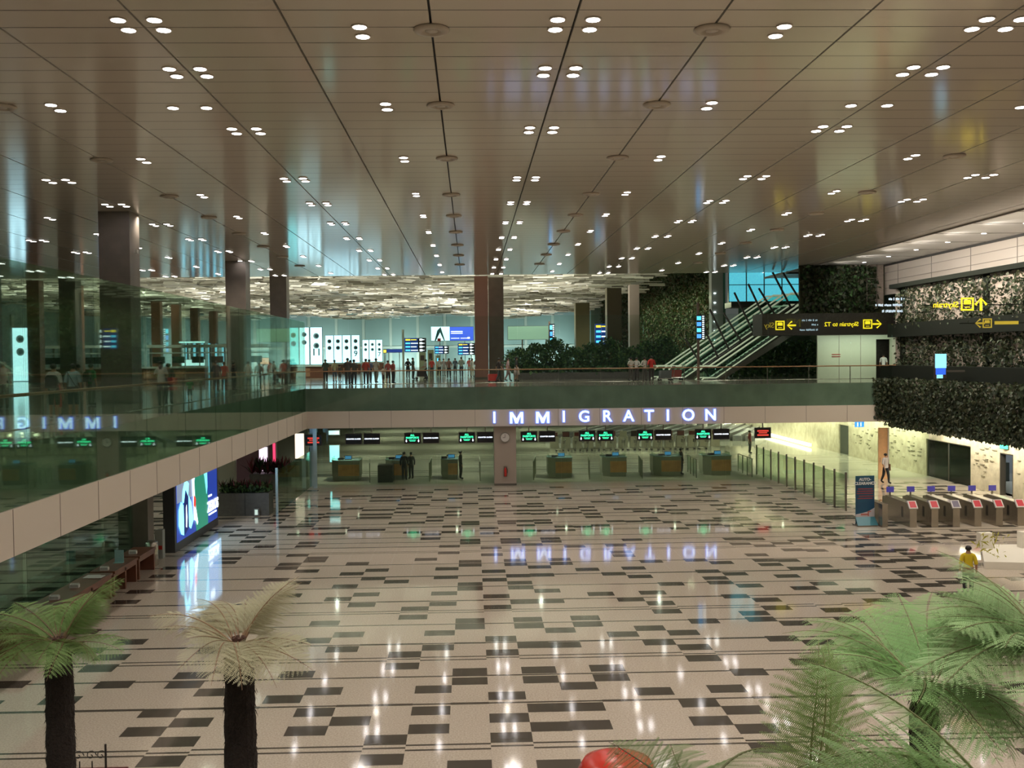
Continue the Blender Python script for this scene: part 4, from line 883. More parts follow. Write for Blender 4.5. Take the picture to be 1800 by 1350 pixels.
mb=MB(); mb.box(22.8,70.3,10.3,28.7,70.6,13.7,0); mb.box(26.3,70.2,10.8,28.6,70.3,13.7,1); struct(mb.build('wall_over_room',[mat('green_backing',(0,0,0)),PWALL]))
mb=MB(); mb.box(24,91,DK,62,91.2,HC,0); mb.box(30.4,62,DK,30.6,91,HC+.1,0)
struct(mb.build('wall_back_right',[MATS['green_backing']]))
tag(leafcloud('climbing_foliage',3200,lambda r:(r.uniform(23,28),70.2-abs(r.gauss(0,.2)),r.uniform(10.2,13.6)),.3,LD+[LG[0]],55,up=-.8),'plants on the high wall between the escalator glazing and the planted wall','climbing plants',kind='stuff')
tag(leafcloud('climbing_foliage',3000,lambda r:(r.uniform(19,30),81.6+r.uniform(-.3,.3),r.uniform(DK,8.6)),.35,BG,56,up=-.2),'green planting under the escalators beside the deck room','planting',kind='stuff')
t=thing('ladder','dark steel ladder frame on the high wall beside the panelled upper wall','ladder',(27.3,69.9,10.9))
MB().box(0,0,0,.06,.06,2.8).box(.7,0,0,.76,.06,2.8).build('rails',DSTEEL,t)
for k in range(7): MB().box(.06,.01,.3+k*.38,.7,.05,.34+k*.38).build('rung',DSTEEL,t)
# sign reflections in the viewing window, built as glowing mirror lettering
YS=mat('reflected_yellow',(.8,.65,.02),.4,emit=(1,.78,.02),strength=.72); YSD=mat('reflected_yellow_dim',(.35,.28,.03),.4,emit=(.9,.65,.05),strength=.18); BWH=mat('reflected_pale_blue',(.4,.5,.6),.4,emit=(.4,.55,.7),strength=.45)
def train_icon(t,x,z,s,m):
    k=MB(); k.box(x-s/2,-.03,z-s/2,x-s*.38,-.01,z+s/2).box(x+s*.38,-.03,z-s/2,x+s/2,-.01,z+s/2).box(x-s*.38,-.03,z+s*.38,x+s*.38,-.01,z+s/2).box(x-s*.38,-.03,z-s/2,x+s*.38,-.01,z-s*.38)
    k.prism([(x-s*.27,z+s*.25),(x-s*.2,z+s*.32),(x+s*.2,z+s*.32),(x+s*.27,z+s*.25),(x+s*.27,z-s*.02),(x-s*.27,z-s*.02)],-.03,-.01).box(x-s*.2,-.03,z-s*.26,x+s*.2,-.01,z-s*.2)
    k.build('train_symbol',m,t)
def arrow(t,x,z,s,ang,m):
    k=MB(); c,sn=math.cos(ang),math.sin(ang)
    def T(P): return [(x+a*c-b*sn,z+a*sn+b*c) for a,b in P]
    w_=s*.09
    for P in ([(-s/2,-w_),(s/2-w_,-w_),(s/2-w_,w_),(-s/2,w_)],[(s/2,0),(s/2-w_*1.6,w_*1.2),(0,s*.48),(-s*.12,s*.36)],[(s/2,0),(-s*.12,-s*.36),(0,-s*.48),(s/2-w_*1.6,-w_*1.2)]): k.prism(T(P),-.03,-.01)
    k.build('arrow',m,t)
def words(rows,hh):
    q=random.Random(9); mb=MB()
    for a0,b0,z in rows:
        x=a0
        while x<b0:
            w_=q.uniform(.03,.08); mb.box(x,-.02,z-hh*q.uniform(.35,.6),x+w_,0,z+hh*q.uniform(.35,.7)); x+=w_+q.choice((.02,.02,.025,.09))
    return mb
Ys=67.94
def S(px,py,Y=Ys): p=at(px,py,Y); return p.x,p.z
x,z=S(1490,570); t=thing('reflected_sign','reflected yellow Skytrain to T2 lettering in mirror writing with arrow on the dark band','direction sign',(x,Ys,z))
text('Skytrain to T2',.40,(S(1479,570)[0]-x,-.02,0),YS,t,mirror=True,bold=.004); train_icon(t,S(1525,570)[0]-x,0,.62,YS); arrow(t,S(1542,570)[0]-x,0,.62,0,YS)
x,z=S(1378,572); t=thing('reflected_sign','reflected yellow train symbol with left arrow on the dark band below the escalators','direction sign',(x,Ys,z))
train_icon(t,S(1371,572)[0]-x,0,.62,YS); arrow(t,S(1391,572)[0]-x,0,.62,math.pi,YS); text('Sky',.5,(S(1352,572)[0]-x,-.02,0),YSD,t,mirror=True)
x,z=S(1424,571); t=thing('reflected_text','small reflected pale blue lettering on the dark band between the yellow reflections','sign',(x,Ys,z))
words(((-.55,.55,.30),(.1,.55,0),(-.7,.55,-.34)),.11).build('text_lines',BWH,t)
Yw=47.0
def reflection_on_bar(lab,px,py,Yw): 
    x,z=S(px,py,Yw); t=thing('reflected_sign',lab,'direction sign',(x,Yw,z))
    L=26-x; MB().box(-1.3,.0,-.02,L,.03,.02).build('added_bar',MATS['black_green'],t); return t,x  # bar added to carry the reflected lettering
t,x=reflection_on_bar('yellow Skytrain lettering in mirror writing with train symbol and up arrow before the planted wall',1672,536,Yw)
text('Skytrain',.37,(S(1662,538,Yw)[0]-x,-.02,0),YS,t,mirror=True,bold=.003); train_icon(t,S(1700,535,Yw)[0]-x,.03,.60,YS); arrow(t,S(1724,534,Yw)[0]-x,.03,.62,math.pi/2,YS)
t,x=reflection_on_bar('dim reflected yellow left arrow and train symbol on the dark ledge at the right edge',1740,568,43.)
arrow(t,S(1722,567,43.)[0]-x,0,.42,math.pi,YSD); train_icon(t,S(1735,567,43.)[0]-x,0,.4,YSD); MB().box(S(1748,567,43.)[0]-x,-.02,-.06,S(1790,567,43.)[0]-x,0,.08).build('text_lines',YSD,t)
t,x=reflection_on_bar('pale blue reflected lines of lettering before the upper plants',1565,537,60.5)
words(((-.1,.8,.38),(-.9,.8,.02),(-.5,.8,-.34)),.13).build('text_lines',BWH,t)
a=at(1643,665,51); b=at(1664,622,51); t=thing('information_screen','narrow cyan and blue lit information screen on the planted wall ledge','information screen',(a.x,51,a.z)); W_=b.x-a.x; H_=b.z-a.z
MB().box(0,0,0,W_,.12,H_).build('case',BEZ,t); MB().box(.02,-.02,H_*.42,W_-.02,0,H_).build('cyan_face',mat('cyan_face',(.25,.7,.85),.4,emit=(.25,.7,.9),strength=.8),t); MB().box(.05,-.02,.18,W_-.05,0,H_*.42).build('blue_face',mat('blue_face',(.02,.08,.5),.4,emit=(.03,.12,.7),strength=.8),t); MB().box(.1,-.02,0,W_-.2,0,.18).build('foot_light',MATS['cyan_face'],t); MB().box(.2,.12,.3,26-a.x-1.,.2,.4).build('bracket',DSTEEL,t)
# escalators
HRL=mat('handrail_light',(.55,.60,.48),.25,emit=(.7,.8,.55),strength=.25); ESC=mat('escalator_side',(.07,.065,.05),.35,.4); GE=glass('escalator_glass',(.80,.92,.88),refl=.6)
def escalator(x0,Y,lab,dz=0):
    t=thing('escalator',lab,'escalator',(x0,Y,DK),R(8))
    L=8.3; H=5.3; a=math.atan2(H,L)
    def rail(y,z,r,m,nm,nn=8): MB().tube([(-1.2,y,z-.25),(-.9,y,z),(0,y,z),(L,y,z+H),(L+1.2,y,z+H)],r,nn).build(nm,m,t)
    sl=[(-.9,-.05),(0,-.05),(L,H-.05),(L+1.2,H-.05)]
    MB().prism(sl+[(L+1.2,H-.75),(L,H-.75),(.4,-.05)],0,1.5).build('truss',ESC,t)
    st=MB(); n=26
    for k in range(n): st.box(k*L/n,.28,k*H/n,(k+1)*L/n,1.22,(k+1)*H/n)
    st.build('steps',mat('steps',(.12,.12,.11),.4,.5),t)
    for y in (.12,1.38):
        rail(y,.95,.06,HRL,'handrail'); rail(y,.12,.05,HRL,'skirt_light')
        MB().prism([(-.9,.1),(0,.1),(L,H+.1),(L+1.2,H+.1),(L+1.2,H+.9),(L,H+.9),(0,.9),(-.9,.9)],y-.01,y+.01).build('glass_balustrade',GE,t)
    return t
escalator(17.3,71.6,'nearest escalator, lowest on the right, rising behind the dark sign band'); escalator(15.6,74.2,'middle escalator rising to the right with pale lit handrails'); escalator(15.0,76.6,'farthest escalator rising to the right towards the cyan glazing')
t=thing('escalator_screen','row of dark slanted struts standing over the escalators','screen',(15.6,74.0,DK),R(8))
for k in range(9):
    u=1.2+k*.95; z=u*5.3/8.3
    MB().tube([(u+.75,-.3*(k%2),z-.9),(u-1.2,-.3*(k%2)+.1,min(7.75,z+3.1-(.9 if k%3==0 else 0)))],.075,6).build('strut',mat('strut_dark',(.05,.045,.04),.4),t)
MB().tube([(1.0,0,.6),(9.0,0,5.7)],.05,6).build('tie_bar',MATS['strut_dark'],t)
t=thing('glazed_box','cyan lit glazed box with thin frames above the escalators','glazing',(at(1281,530,88).x,88,0)); x1=at(1406,500,88).x-at(1281,530,88).x; z0=at(1281,532,88).z; 
MB().box(0,.1,z0,x1,.2,15.6).build('lit_glazing',mat('cyan_glaze',(.12,.55,.65),.3,emit=(.10,.55,.68),strength=.75,c2=(.05,.3,.4)),t)
f=MB()
for k in range(5): f.box(x1*k/4-.04,0,z0,x1*k/4+.04,.1,15.6)
f.box(0,0,z0-.05,x1,.1,z0+.1).box(0,0,z0+1.5,x1,.1,z0+1.56); f.build('frame',DSTEEL,t)
for k in range(9): MB().ball((x1*.48+k*.32,-.1,z0+2.6+.07*k),.07,6).build('bulb',MATS['dot_emit'],t)
MB().box(-.3,-2,z0-.5,x1+.3,.2,z0-.06).build('floor_edge',ESC,t)
# ---------------------------------------------------------------- people
def skin_body(joints, edges, rad, name):
    me=bpy.data.meshes.new(name); me.from_pydata(joints,edges,[]); o=bpy.data.objects.new(name,me); col.objects.link(o)
    md=o.modifiers.new('s','SKIN'); md.use_smooth_shade=True
    sv=me.skin_vertices[0].data
    for i,r in enumerate(rad): sv[i].radius=(r if hasattr(r,'__len__') else (r,r))
    sv[0].use_root=True
    o.modifiers.new('u','SUBSURF').levels=1
    dg=bpy.context.evaluated_depsgraph_get(); dg.update()
    m2=bpy.data.meshes.new_from_object(o.evaluated_get(dg)); bpy.data.objects.remove(o); bpy.data.meshes.remove(me); return m2
def seg_d(p,a,b):
    ab=b-a; t=max(0,min(1,(p-a).dot(ab)/max(1e-9,ab.length_squared))); return (p-a-ab*t).length
def make_pose(name, stride=.0, arms='down', lean=0., skirt=False, shorts=False, sleeve=.5):
    """figure 1.70 m tall, feet on z=0, facing -Y"""
    s=stride
    J=[(0,0,.95),(0,0,1.12),(0,0,1.32),(0,0,1.43),(0,0,1.50),(0,-.015,1.60)]
    hd=.0
    E=[(0,1),(1,2),(2,3),(3,4),(4,5)]
    rad=[(.145,.10),(.125,.09),(.155,.10),(.085,.07),(.055,.055),(.085,.10)]
    lab=['t','t','t','n','h']
    def add(p,parent,r,l): J.append(p); E.append((parent,len(J)-1)); rad.append(r); lab.append(l); return len(J)-1
    for sd in (-1,1):
        f=-sd*s
        h=add((sd*.09,0,.90),0,.095,'l'); k=add((sd*.10,-.02+f*.5,.50),h,.068,'l'); a=add((sd*.10,.03+f+(.06 if f>0 else 0),.09+(.05 if f>0 else 0)),k,.043,'l'); add((sd*.115,-.13+f,.045+(.02 if f>0 else 0)),a,.038,'f')
        sh=add((sd*.17,0,1.40),3,.062,'u')
        if arms=='rail': e=add((sd*.24,-.14,1.16),sh,.045,'u'); w_=add((sd*.17,-.40,1.05),e,.033,'a'); hnd=(sd*.14,-.47,1.04)
        elif arms=='hold': e=add((sd*.25,.02,1.14),sh,.045,'u'); w_=add((sd*.12,-.22,1.10),e,.032,'a'); hnd=(sd*.08,-.28,1.12)
        elif arms=='swing': e=add((sd*.24,.04+sd*s*.5,1.13),sh,.045,'u'); w_=add((sd*.25,-.04+sd*s*1.0,.90),e,.032,'a'); hnd=(sd*.25,-.06+sd*s*1.05,.82)
        elif arms=='push': e=add((sd*.24,-.05,1.14),sh,.045,'u'); w_=add((sd*.20,-.32,1.02),e,.032,'a'); hnd=(sd*.19,-.40,1.01)
        else: e=add((sd*.235,.03,1.13),sh,.045,'u'); w_=add((sd*.245,-.03,.89),e,.032,'a'); hnd=(sd*.24,-.05,.81)
        add(hnd,w_,(.036,.022),'p')
    me=skin_body(J,E,rad,name)
    V=[Vector(j) for j in J]
    def cls(c):
        best=min(range(len(E)),key=lambda i:seg_d(c,V[E[i][0]],V[E[i][1]])-(rad[E[i][1]][0] if hasattr(rad[E[i][1]],'__len__') else rad[E[i][1]]))
        return lab[best]
    verts=[v.co.copy() for v in me.vertices]; norms=[v.normal.copy() for v in me.vertices]
    cl=[cls(p.center) for p in me.polygons]
    def sub(test,off,nm):
        mp={}; mb=MB()
        for p,c in zip(me.polygons,cl):
            if not test(c,p.center): continue
            f=[]
            for v in p.vertices:
                if v not in mp: mp[v]=len(mb.v); mb.v.append(tuple(verts[v]+norms[v]*off))
                f.append(mp[v])
            mb.f.append(tuple(f)); mb.m.append(0)
        mm=bpy.data.meshes.new(nm); mm.from_pydata(mb.v,[],mb.f); mm.polygons.foreach_set('use_smooth',[True]*len(mb.f)); mm.materials.append(None); return mm
    shirt=sub(lambda c,p: (c in 'tn' and p.z>.90 and p.z<1.46) or (c=='u' and p.z>1.40-.27*sleeve*2 ) or (c=='a' and sleeve>.8),.014,name+'_shirt')
    tr=sub(lambda c,p: (c=='l' and p.z>(.46 if shorts else .07)) or (c=='t' and p.z<1.0),.011 if not skirt else .012,name+'_trousers')
    shoes=sub(lambda c,p: c=='f' or (c=='l' and p.z<.09),.012,name+'_shoes')
    # body extras: face, ears, fingers
    b=MB(); b.v=[tuple(v) for v in verts]; b.f=[tuple(p.vertices) for p in me.polygons]; b.m=[0]*len(b.f)
    b.ball((0,-.115,1.605),(.014,.02,.022),4); b.ball((-.085,.0,1.61),(.012,.02,.03),4); b.ball((.085,.0,1.61),(.012,.02,.03),4)
    for sx in (-.032,.032): b.ball((sx,-.102,1.635),(.012,.008,.008),4,1)
    b.ball((0,-.103,1.565),(.024,.008,.006),4,2)
    hands=[i for i,l in enumerate(['']+lab) if l=='p']
    for i in hands:
        w_=V[i-1]; h=V[i]; d=(h-w_).normalized(); sd=1 if h.x>0 else -1
        side=Vector((0,1,0)) if abs(d.z)>.6 else Vector((1,0,0))
        nrm=d.cross(side).normalized()*(-1)
        for k in range(4):
            o=h+side*(k-1.5)*.017+d*.015; l=(.062,.072,.068,.052)[k]
            cu=Vector((-sd*.02,0,0)) if abs(d.z)>.6 else Vector((0,0,-.03))
            b.tube([o,o+d*l*.5,o+d*l*.85+cu*.6,o+d*l+cu],[.009,.008,.007,.005],5)
        o=w_+d*.03-side*.03; b.tube([o,o-side*.02+d*.03,o-side*.02+d*.055],[.011,.009,.006],5)
    body=bpy.data.meshes.new(name); body.from_pydata(b.v,[],b.f); body.polygons.foreach_set('use_smooth',[True]*len(b.f)); body.polygons.foreach_set('material_index',b.m)
    body.materials.append(None); body.materials.append(mat('eye_dark',(.02,.015,.01),.3)); body.materials.append(mat('lip',(.25,.09,.07),.5))
    bpy.data.meshes.remove(me)
    def mk(nm,build):
        mb=MB(); build(mb); mm=bpy.data.meshes.new(nm); mm.from_pydata(mb.v,[],mb.f); mm.polygons.foreach_set('use_smooth',[True]*len(mb.f)); mm.materials.append(None); return mm
    hair=mk('hair',lambda q:(q.ball((0,.018,1.645),(.098,.108,.088),9)))
    hairl=mk('hair_long',lambda q:(q.ball((0,.018,1.645),(.098,.108,.09),9),q.ball((0,.065,1.53),(.085,.055,.15),8)))
    sk=mk('skirt',lambda q:q.lathe([(.14,1.0),(.17,.9),(.20,.7),(.23,.48)],14)) if skirt else None
    return dict(body=body,shirt=shirt,trousers=tr,shoes=shoes,hair=hair,hair_long=hairl,skirt=sk)
P={'stand':make_pose('p_stand'),'walk':make_pose('p_walk',stride=.17,arms='swing'),'rail':make_pose('p_rail',arms='rail'),'hold':make_pose('p_hold',arms='hold',sleeve=1),
   'suit':make_pose('p_suit',arms='down',sleeve=1),'push':make_pose('p_push',stride=.12,arms='push'),'shorts':make_pose('p_shorts',shorts=True),'skirt':make_pose('p_skirt',skirt=True,stride=.05),'wide':make_pose('p_wide',stride=.10,arms='hold',sleeve=.3)}
SK=mat('skin_tan',(.42,.23,.14),.5); SKL=mat('skin_light',(.55,.34,.24),.5)
HB=mat('hair_black',(.012,.01,.009),.5); HG=mat('hair_grey',(.35,.33,.3),.5)
def cmat(c): return mat('cloth_%02d_%02d_%02d'%tuple(int(v*99) for v in c),c,.8)
def person(x,y,z,pose,shirt,pants,lab,h=1.7,rz=0.,hair=HB,long=False,bag=None,skin=SK,shoe=(.02,.02,.02),group=None):
    t=thing('person',lab,'person',(x,y,z),rz,group); s=h/1.7; t.scale=(s,s,s); D=P[pose]
    def part(nm,me,m_):
        o=link(nm,me,t)
        o.material_slots[0].link='OBJECT'; o.material_slots[0].material=m_; return o
    part('body',D['body'],skin); part('shirt',D['shirt'],cmat(shirt)); part('shoes',D['shoes'],cmat(shoe)); part('hair',D['hair_long'] if long else D['hair'],hair)
    if D['skirt']: part('skirt',D['skirt'],cmat(pants))
    else: part('trousers',D['trousers'],cmat(pants))
    return t
def backpack(p,c):
    o=MB().loft([[(.16*a,y,1.14+.2*b_) for a,b_ in ((-1,-1),(1,-1),(1,.6),(.6,1),(-.6,1),(-1,.6))] for y in (.11,.27)]).build('backpack',cmat(c)); 
    o.matrix_world=Matrix.Translation(p.location)@Matrix.Rotation(p.rotation_euler.z,4,'Z'); tag(o,'dark backpack carried by the '+p['label'].split(' in ')[-1][:60].split(',')[0],'backpack')
    return o
PI=math.pi
def pp(px,Y,*a,z=None,**k):
    x=at(px,640,Y).x; return person(x,Y,DK if z is None else z,*a,**k)
# behind the bridge rail
W_=(.62,.60,.56); DKC=(.03,.03,.035); RDC=(.50,.05,.04)
pp(572,76,'stand',(.06,.09,.07),DKC,'person in dark green standing below panel 9, leftmost of the rail group',rz=PI,h=1.68)
pp(588,77,'shorts',(.45,.42,.25),(.08,.10,.14),'person in a pale patterned shirt and shorts below the middle panels',rz=.4,h=1.64)
pp(597,78,'shorts',(.09,.08,.07),(.10,.09,.08),'short person in dark clothes beside the pale patterned shirt',rz=2.6,h=1.25)
pp(611,66,'stand',(.055,.045,.045),(.03,.03,.035),'tall person in a long dark robe leaning at the rail',rz=PI,h=1.76)
pp(622,67,'stand',(.06,.055,.05),DKC,'person in dark grey clothes at the rail, right of the long robe',rz=PI,h=1.66)
pp(616,71,'stand',RDC,DKC,'person whose red shirt shows between the two dark figures',rz=2.5,h=1.62)
pp(643,68,'stand',(.42,.06,.05),(.05,.05,.06),'broad person in a red shirt standing with the back to the rail',rz=PI,h=1.70)
pp(649,70,'stand',(.12,.15,.25),DKC,'person in blue half hidden behind the broad red shirt',rz=PI,h=1.66)
pp(661,72,'wide',(.35,.33,.28),(.16,.18,.16),'person in a beige-grey shirt right of the broad red shirt',rz=2.8,h=1.72)
pp(673,70,'shorts',(.50,.42,.36),(.10,.08,.08),'child in a pale top bending between the beige shirt and the red top',h=1.15,rz=1.2)
pp(682,69,'shorts',(.33,.06,.05),(.03,.03,.03),'person in a red and black top with bare legs near the rail',rz=.6,h=1.58)
pp(691,70,'stand',(.33,.07,.05),DKC,'person in red rightmost of the rail group',rz=2.2,h=1.55)
pp(476,72,'stand',W_,(.25,.25,.24),'person in a white shirt between the two middle grey columns',rz=PI,h=1.62)
# middle hall
pp(717,88,'hold',DKC,DKC,'dark-clothed person under the large direction board',h=1.68,rz=.3)
pp(726,84,'stand',(.05,.08,.06),(.06,.07,.06),'person in dark green with a cap walking under the large direction board',h=1.74,rz=2.)
pp(748,82,'push',(.48,.46,.42),DKC,'person in white leaning forward over a trolley',h=1.6,rz=-1.2)
pp(759,92,'stand',RDC,(.06,.06,.07),'person in a red top behind the leaning white shirt',h=1.66,rz=PI)
pp(772,95,'walk',(.40,.36,.33),DKC,'person in a pale top walking under the smallest direction board',h=1.66,rz=.2)
pp(780,97,'stand',(.3,.25,.25),(.2,.18,.17),'person in muted pink right of the smallest board',h=1.62,rz=.4)
pp(789,86,'walk',(.45,.25,.22),DKC,'person in a salmon top and black bottoms in mid hall',h=1.66,rz=.1,long=True)
pp(800,100,'stand',(.08,.09,.12),DKC,'person in dark blue deep in the hall, left of the plaid shirt',h=1.66,rz=PI)
pp(811,92,'hold',(.28,.30,.27),(.05,.06,.09),'person in a grey plaid shirt below the right direction board',h=1.76,rz=PI)
pp(825,98,'stand',(.45,.08,.07),(.3,.3,.3),'person in red left of the reddish pillar',h=1.66,rz=PI)
pp(830,90,'stand',W_,(.45,.43,.35),'person in white close to the reddish pillar',h=1.62,rz=.6,long=True)
pp(838,86,'wide',(.025,.025,.025),(.03,.03,.03),'person in black carrying a white sack at the reddish pillar',h=1.72,rz=.8)
pp(877,72,'walk',(.05,.035,.035),(.05,.06,.06),'dark-clothed person pulling a red suitcase in front of the grey column',h=1.66,rz=PI/2+.3)
pp(893,73,'walk',(.50,.33,.32),(.30,.22,.20),'person in a pink top walking right of the grey column',h=1.66,rz=PI/2)
pp(908,72,'skirt',(.03,.03,.03),(.42,.36,.33),'person in a black top and pale long skirt walking by the bushes',h=1.74,rz=PI/2,long=True)
pp(1109,69,'wide',W_,(.09,.08,.07),'leftmost white-shirted person of the four by the escalator foot',h=1.62,rz=.5)
pp(1119,71,'hold',(.55,.53,.50),(.06,.05,.05),'second white-shirted person of the four by the escalator foot',h=1.60,rz=-.3)
pp(1133,69,'hold',W_,(.10,.09,.08),'third white-shirted person, left of the red shirt by the escalator foot',h=1.62,rz=.2)
pp(1145,69,'stand',(.60,.03,.025),(.05,.04,.04),'person in a bright red shirt by the escalator foot',h=1.70,rz=PI)
pp(1553,70.8,'stand',(.75,.75,.72),(.05,.05,.05),'person in a white shirt standing in the dark deck room doorway',h=1.66,rz=-.4)
# left deck, seen through the glass
pp(6,39.0,'stand',(.48,.36,.32),(.10,.08,.07),'grey-haired person in a pinkish shirt cut by the left edge',h=1.74,rz=.2,hair=HG)
a_=pp(94,31.8,'shorts',(.55,.56,.52),(.03,.03,.03),'person in a white shirt and black shorts, back turned, beside the child in red',h=1.66,rz=PI); backpack(a_,(.03,.03,.03))
pp(101,33.2,'shorts',(.50,.06,.06),(.45,.05,.05),'child in red top and red shorts on the left deck',h=1.15,rz=PI)
a_=pp(128,32.0,'shorts',(.30,.42,.46),(.03,.035,.05),'person in a light blue shirt with a shoulder strap, back turned',h=1.66,rz=PI)
b2=MB().box(-.15,.13,.78,.13,.19,.98).tube([(-.15,.15,.95),(.0,.14,1.2),(.16,.06,1.44)],.012,5).build('shoulder_bag',cmat((.03,.03,.03))); b2.matrix_world=Matrix.Translation(a_.location)@Matrix.Rotation(PI,4,'Z'); tag(b2,'black shoulder bag across the back of the light blue shirt','bag')
a_=pp(160,41,'stand',(.03,.22,.06),(.10,.12,.09),'person in a bright green shirt on the left deck',h=1.62,rz=2.7); backpack(a_,(.04,.05,.04))
pp(138,44,'stand',(.45,.42,.32),(.07,.07,.07),'person in a cream top between the light blue and green shirts',h=1.6,rz=PI)
pp(283,39.5,'wide',(.60,.57,.55),(.035,.035,.045),'person in a white top and dark trousers with legs apart, hands at the waist',h=1.70,rz=PI,long=True)
pp(296,41,'stand',(.09,.08,.08),(.05,.05,.06),'person in dark clothes close behind the white top with legs apart',h=1.62,rz=PI)
pp(333,44,'shorts',(.03,.28,.07),(.05,.06,.06),'small child in a green shirt on the left deck',h=1.0,rz=.4)
pp(380,56,'stand',(.03,.045,.08),(.04,.04,.06),'person in navy left of the red shirt near the middle column',h=1.68,rz=PI)
pp(394,57,'stand',RDC,(.07,.06,.06),'person in a red shirt near the foot of the middle column',h=1.62,rz=PI)
pp(411,58,'stand',(.05,.04,.04),DKC,'person in black right of the red shirt near the middle column',h=1.64,rz=2.4)
pp(436,59,'stand',(.55,.53,.50),(.10,.10,.10),'person in a white shirt in front of the middle column',h=1.60,rz=PI)
pp(455,60.9,'stand',(.30,.34,.32),(.06,.06,.06),'person in grey-green right of the middle column',h=1.60,rz=PI)
pp(496,66,'stand',(.48,.25,.20),(.3,.16,.13),'person in a salmon shirt in front of the third grey column',h=1.66,rz=PI)
# arrivals level
def pf(px,py,*a,**k):
    g_=onz(px,py); return person(g_.x,g_.y,0,*a,**k)
pf(711,844,'suit',(.02,.02,.024),(.018,.018,.02),'dark-uniformed officer, left of the two beside the second counter',h=1.74,rz=2.9)
pf(723,842,'suit',(.025,.025,.03),(.02,.02,.022),'dark-uniformed officer, right of the two beside the second counter',h=1.66,rz=-2.6)
pf(810,842,'suit',(.03,.028,.03),(.022,.022,.024),'person in a dark suit at the counter left of the clock column',h=1.74,rz=1.8)
pf(903,840,'suit',(.20,.10,.04),(.03,.03,.03),'person in orange-brown half hidden behind the clock column',h=1.70,rz=1.2)
pf(1197,834,'suit',(.018,.018,.02),(.018,.018,.02),'person in black standing at the right edge of the sixth counter',h=1.66,rz=1.9)
pf(1318,797,'stand',(.25,.04,.03),DKC,'distant person in dark red walking near the bright stone wall',h=1.75,rz=1.)
m_=pf(1557,850,'walk',(.60,.55,.53),(.02,.02,.025),'man in a white shirt and black trousers walking by the stone wall',h=1.74,rz=.3)
b2=MB().loft([[(x,y,z) for x,z in ((.20,.74),(.34,.74),(.33,1.12),(.23,1.12))] for y in (-.02,.12)]).tube([(.26,.05,1.12),(.19,.02,1.44),(.0,.11,1.3)],.012,5).build('shoulder_bag',cmat((.12,.05,.02))); b2.matrix_world=Matrix.Translation(m_.location)@Matrix.Rotation(.3,4,'Z'); tag(b2,'brown shoulder bag at the side of the man in the white shirt','bag')
m_=pf(1702,1052,'swing' if 'swing' in P else 'stand',(.72,.55,.02),(.02,.02,.03),'woman in a yellow top with a dark red hem walking behind the right ferns',h=1.62,rz=PI-.3)
o=MB().lathe([(.165,1.02),(.175,.9),(.18,.86)],14).build('red_hem',cmat((.22,.02,.02)),m_)
o=MB().lathe([(.04,.62),(.06,.63),(.07,.78),(.03,.84)],8).build('white_bag',mat('white_plastic',(0,0,0))); o.matrix_world=Matrix.Translation(m_.location+Vector((-.26,0,0))); tag(o,'small white bag held by the woman in yellow','bag')
for px,l in ((700,'officer seated behind the second counter, only head and shoulders showing'),(787,'officer seated behind the counter left of the clock column')):
    x=at(px,820,65.6).x; person(x,65.6,-.0,'suit',(.04,.06,.10),DKC,l,h=1.38,rz=0)
# luggage on the deck
x=at(866,662,72).x; t=thing('suitcase','small red suitcase pulled along in front of the grey column','suitcase',(x,72,DK),.3)
MB().loft([[(a,y,z) for a,z in ((-.3,.08),(.3,.08),(.33,.15),(.33,.5),(.28,.56),(-.28,.56),(-.33,.5),(-.33,.15))] for y in (-.12,.12)]).build('shell',mat('red_case',(.5,.03,.03),.4),t); MB().tube([(.28,.08,.5),(.6,.08,.95),(.6,-.08,.95),(.28,-.08,.5)],.012,5).build('pull_handle',DSTEEL,t); MB().ball((-.25,.1,.05),.05,6).ball((-.25,-.1,.05),.05,6).ball((.25,.1,.05),.05,6).ball((.25,-.1,.05),.05,6).build('wheels',BLK,t)
def cart(px,Y,lab,c):
    x=at(px,650,Y).x; t=thing('luggage_cart',lab,'trolley',(x,Y,DK),.2)
    MB().tube([(-.5,0,.2),(.45,0,.2),(.6,0,1.0)],.025,5).tube([(-.5,.5,.2),(.45,.5,.2),(.6,.5,1.0)],.025,5).tube([(.6,0,1.),(.6,.5,1.)],.03,5).tube([(-.5,0,.2),(-.5,.5,.2)],.025,5).build('frame',STEEL,t); MB().ball((-.4,.05,.09),.09,6).ball((-.4,.45,.09),.09,6).ball((.4,.05,.09),.09,6).ball((.4,.45,.09),.09,6).build('wheels',BLK,t)
    MB().loft([[(-.4,y,.24),(.35,y,.24),(.38,y,.75),(-.36,y,.75)] for y in (.05,.45)]).build('loaded_case',cmat(c),t)
cart(1172,67,'luggage cart with dark grey bags at the escalator foot',(.10,.11,.11)); cart(1190,70,'luggage cart with a dark red case, right of the grey one',(.25,.05,.04)); cart(742,83,'luggage cart in front of the person leaning in white',(.07,.06,.06))
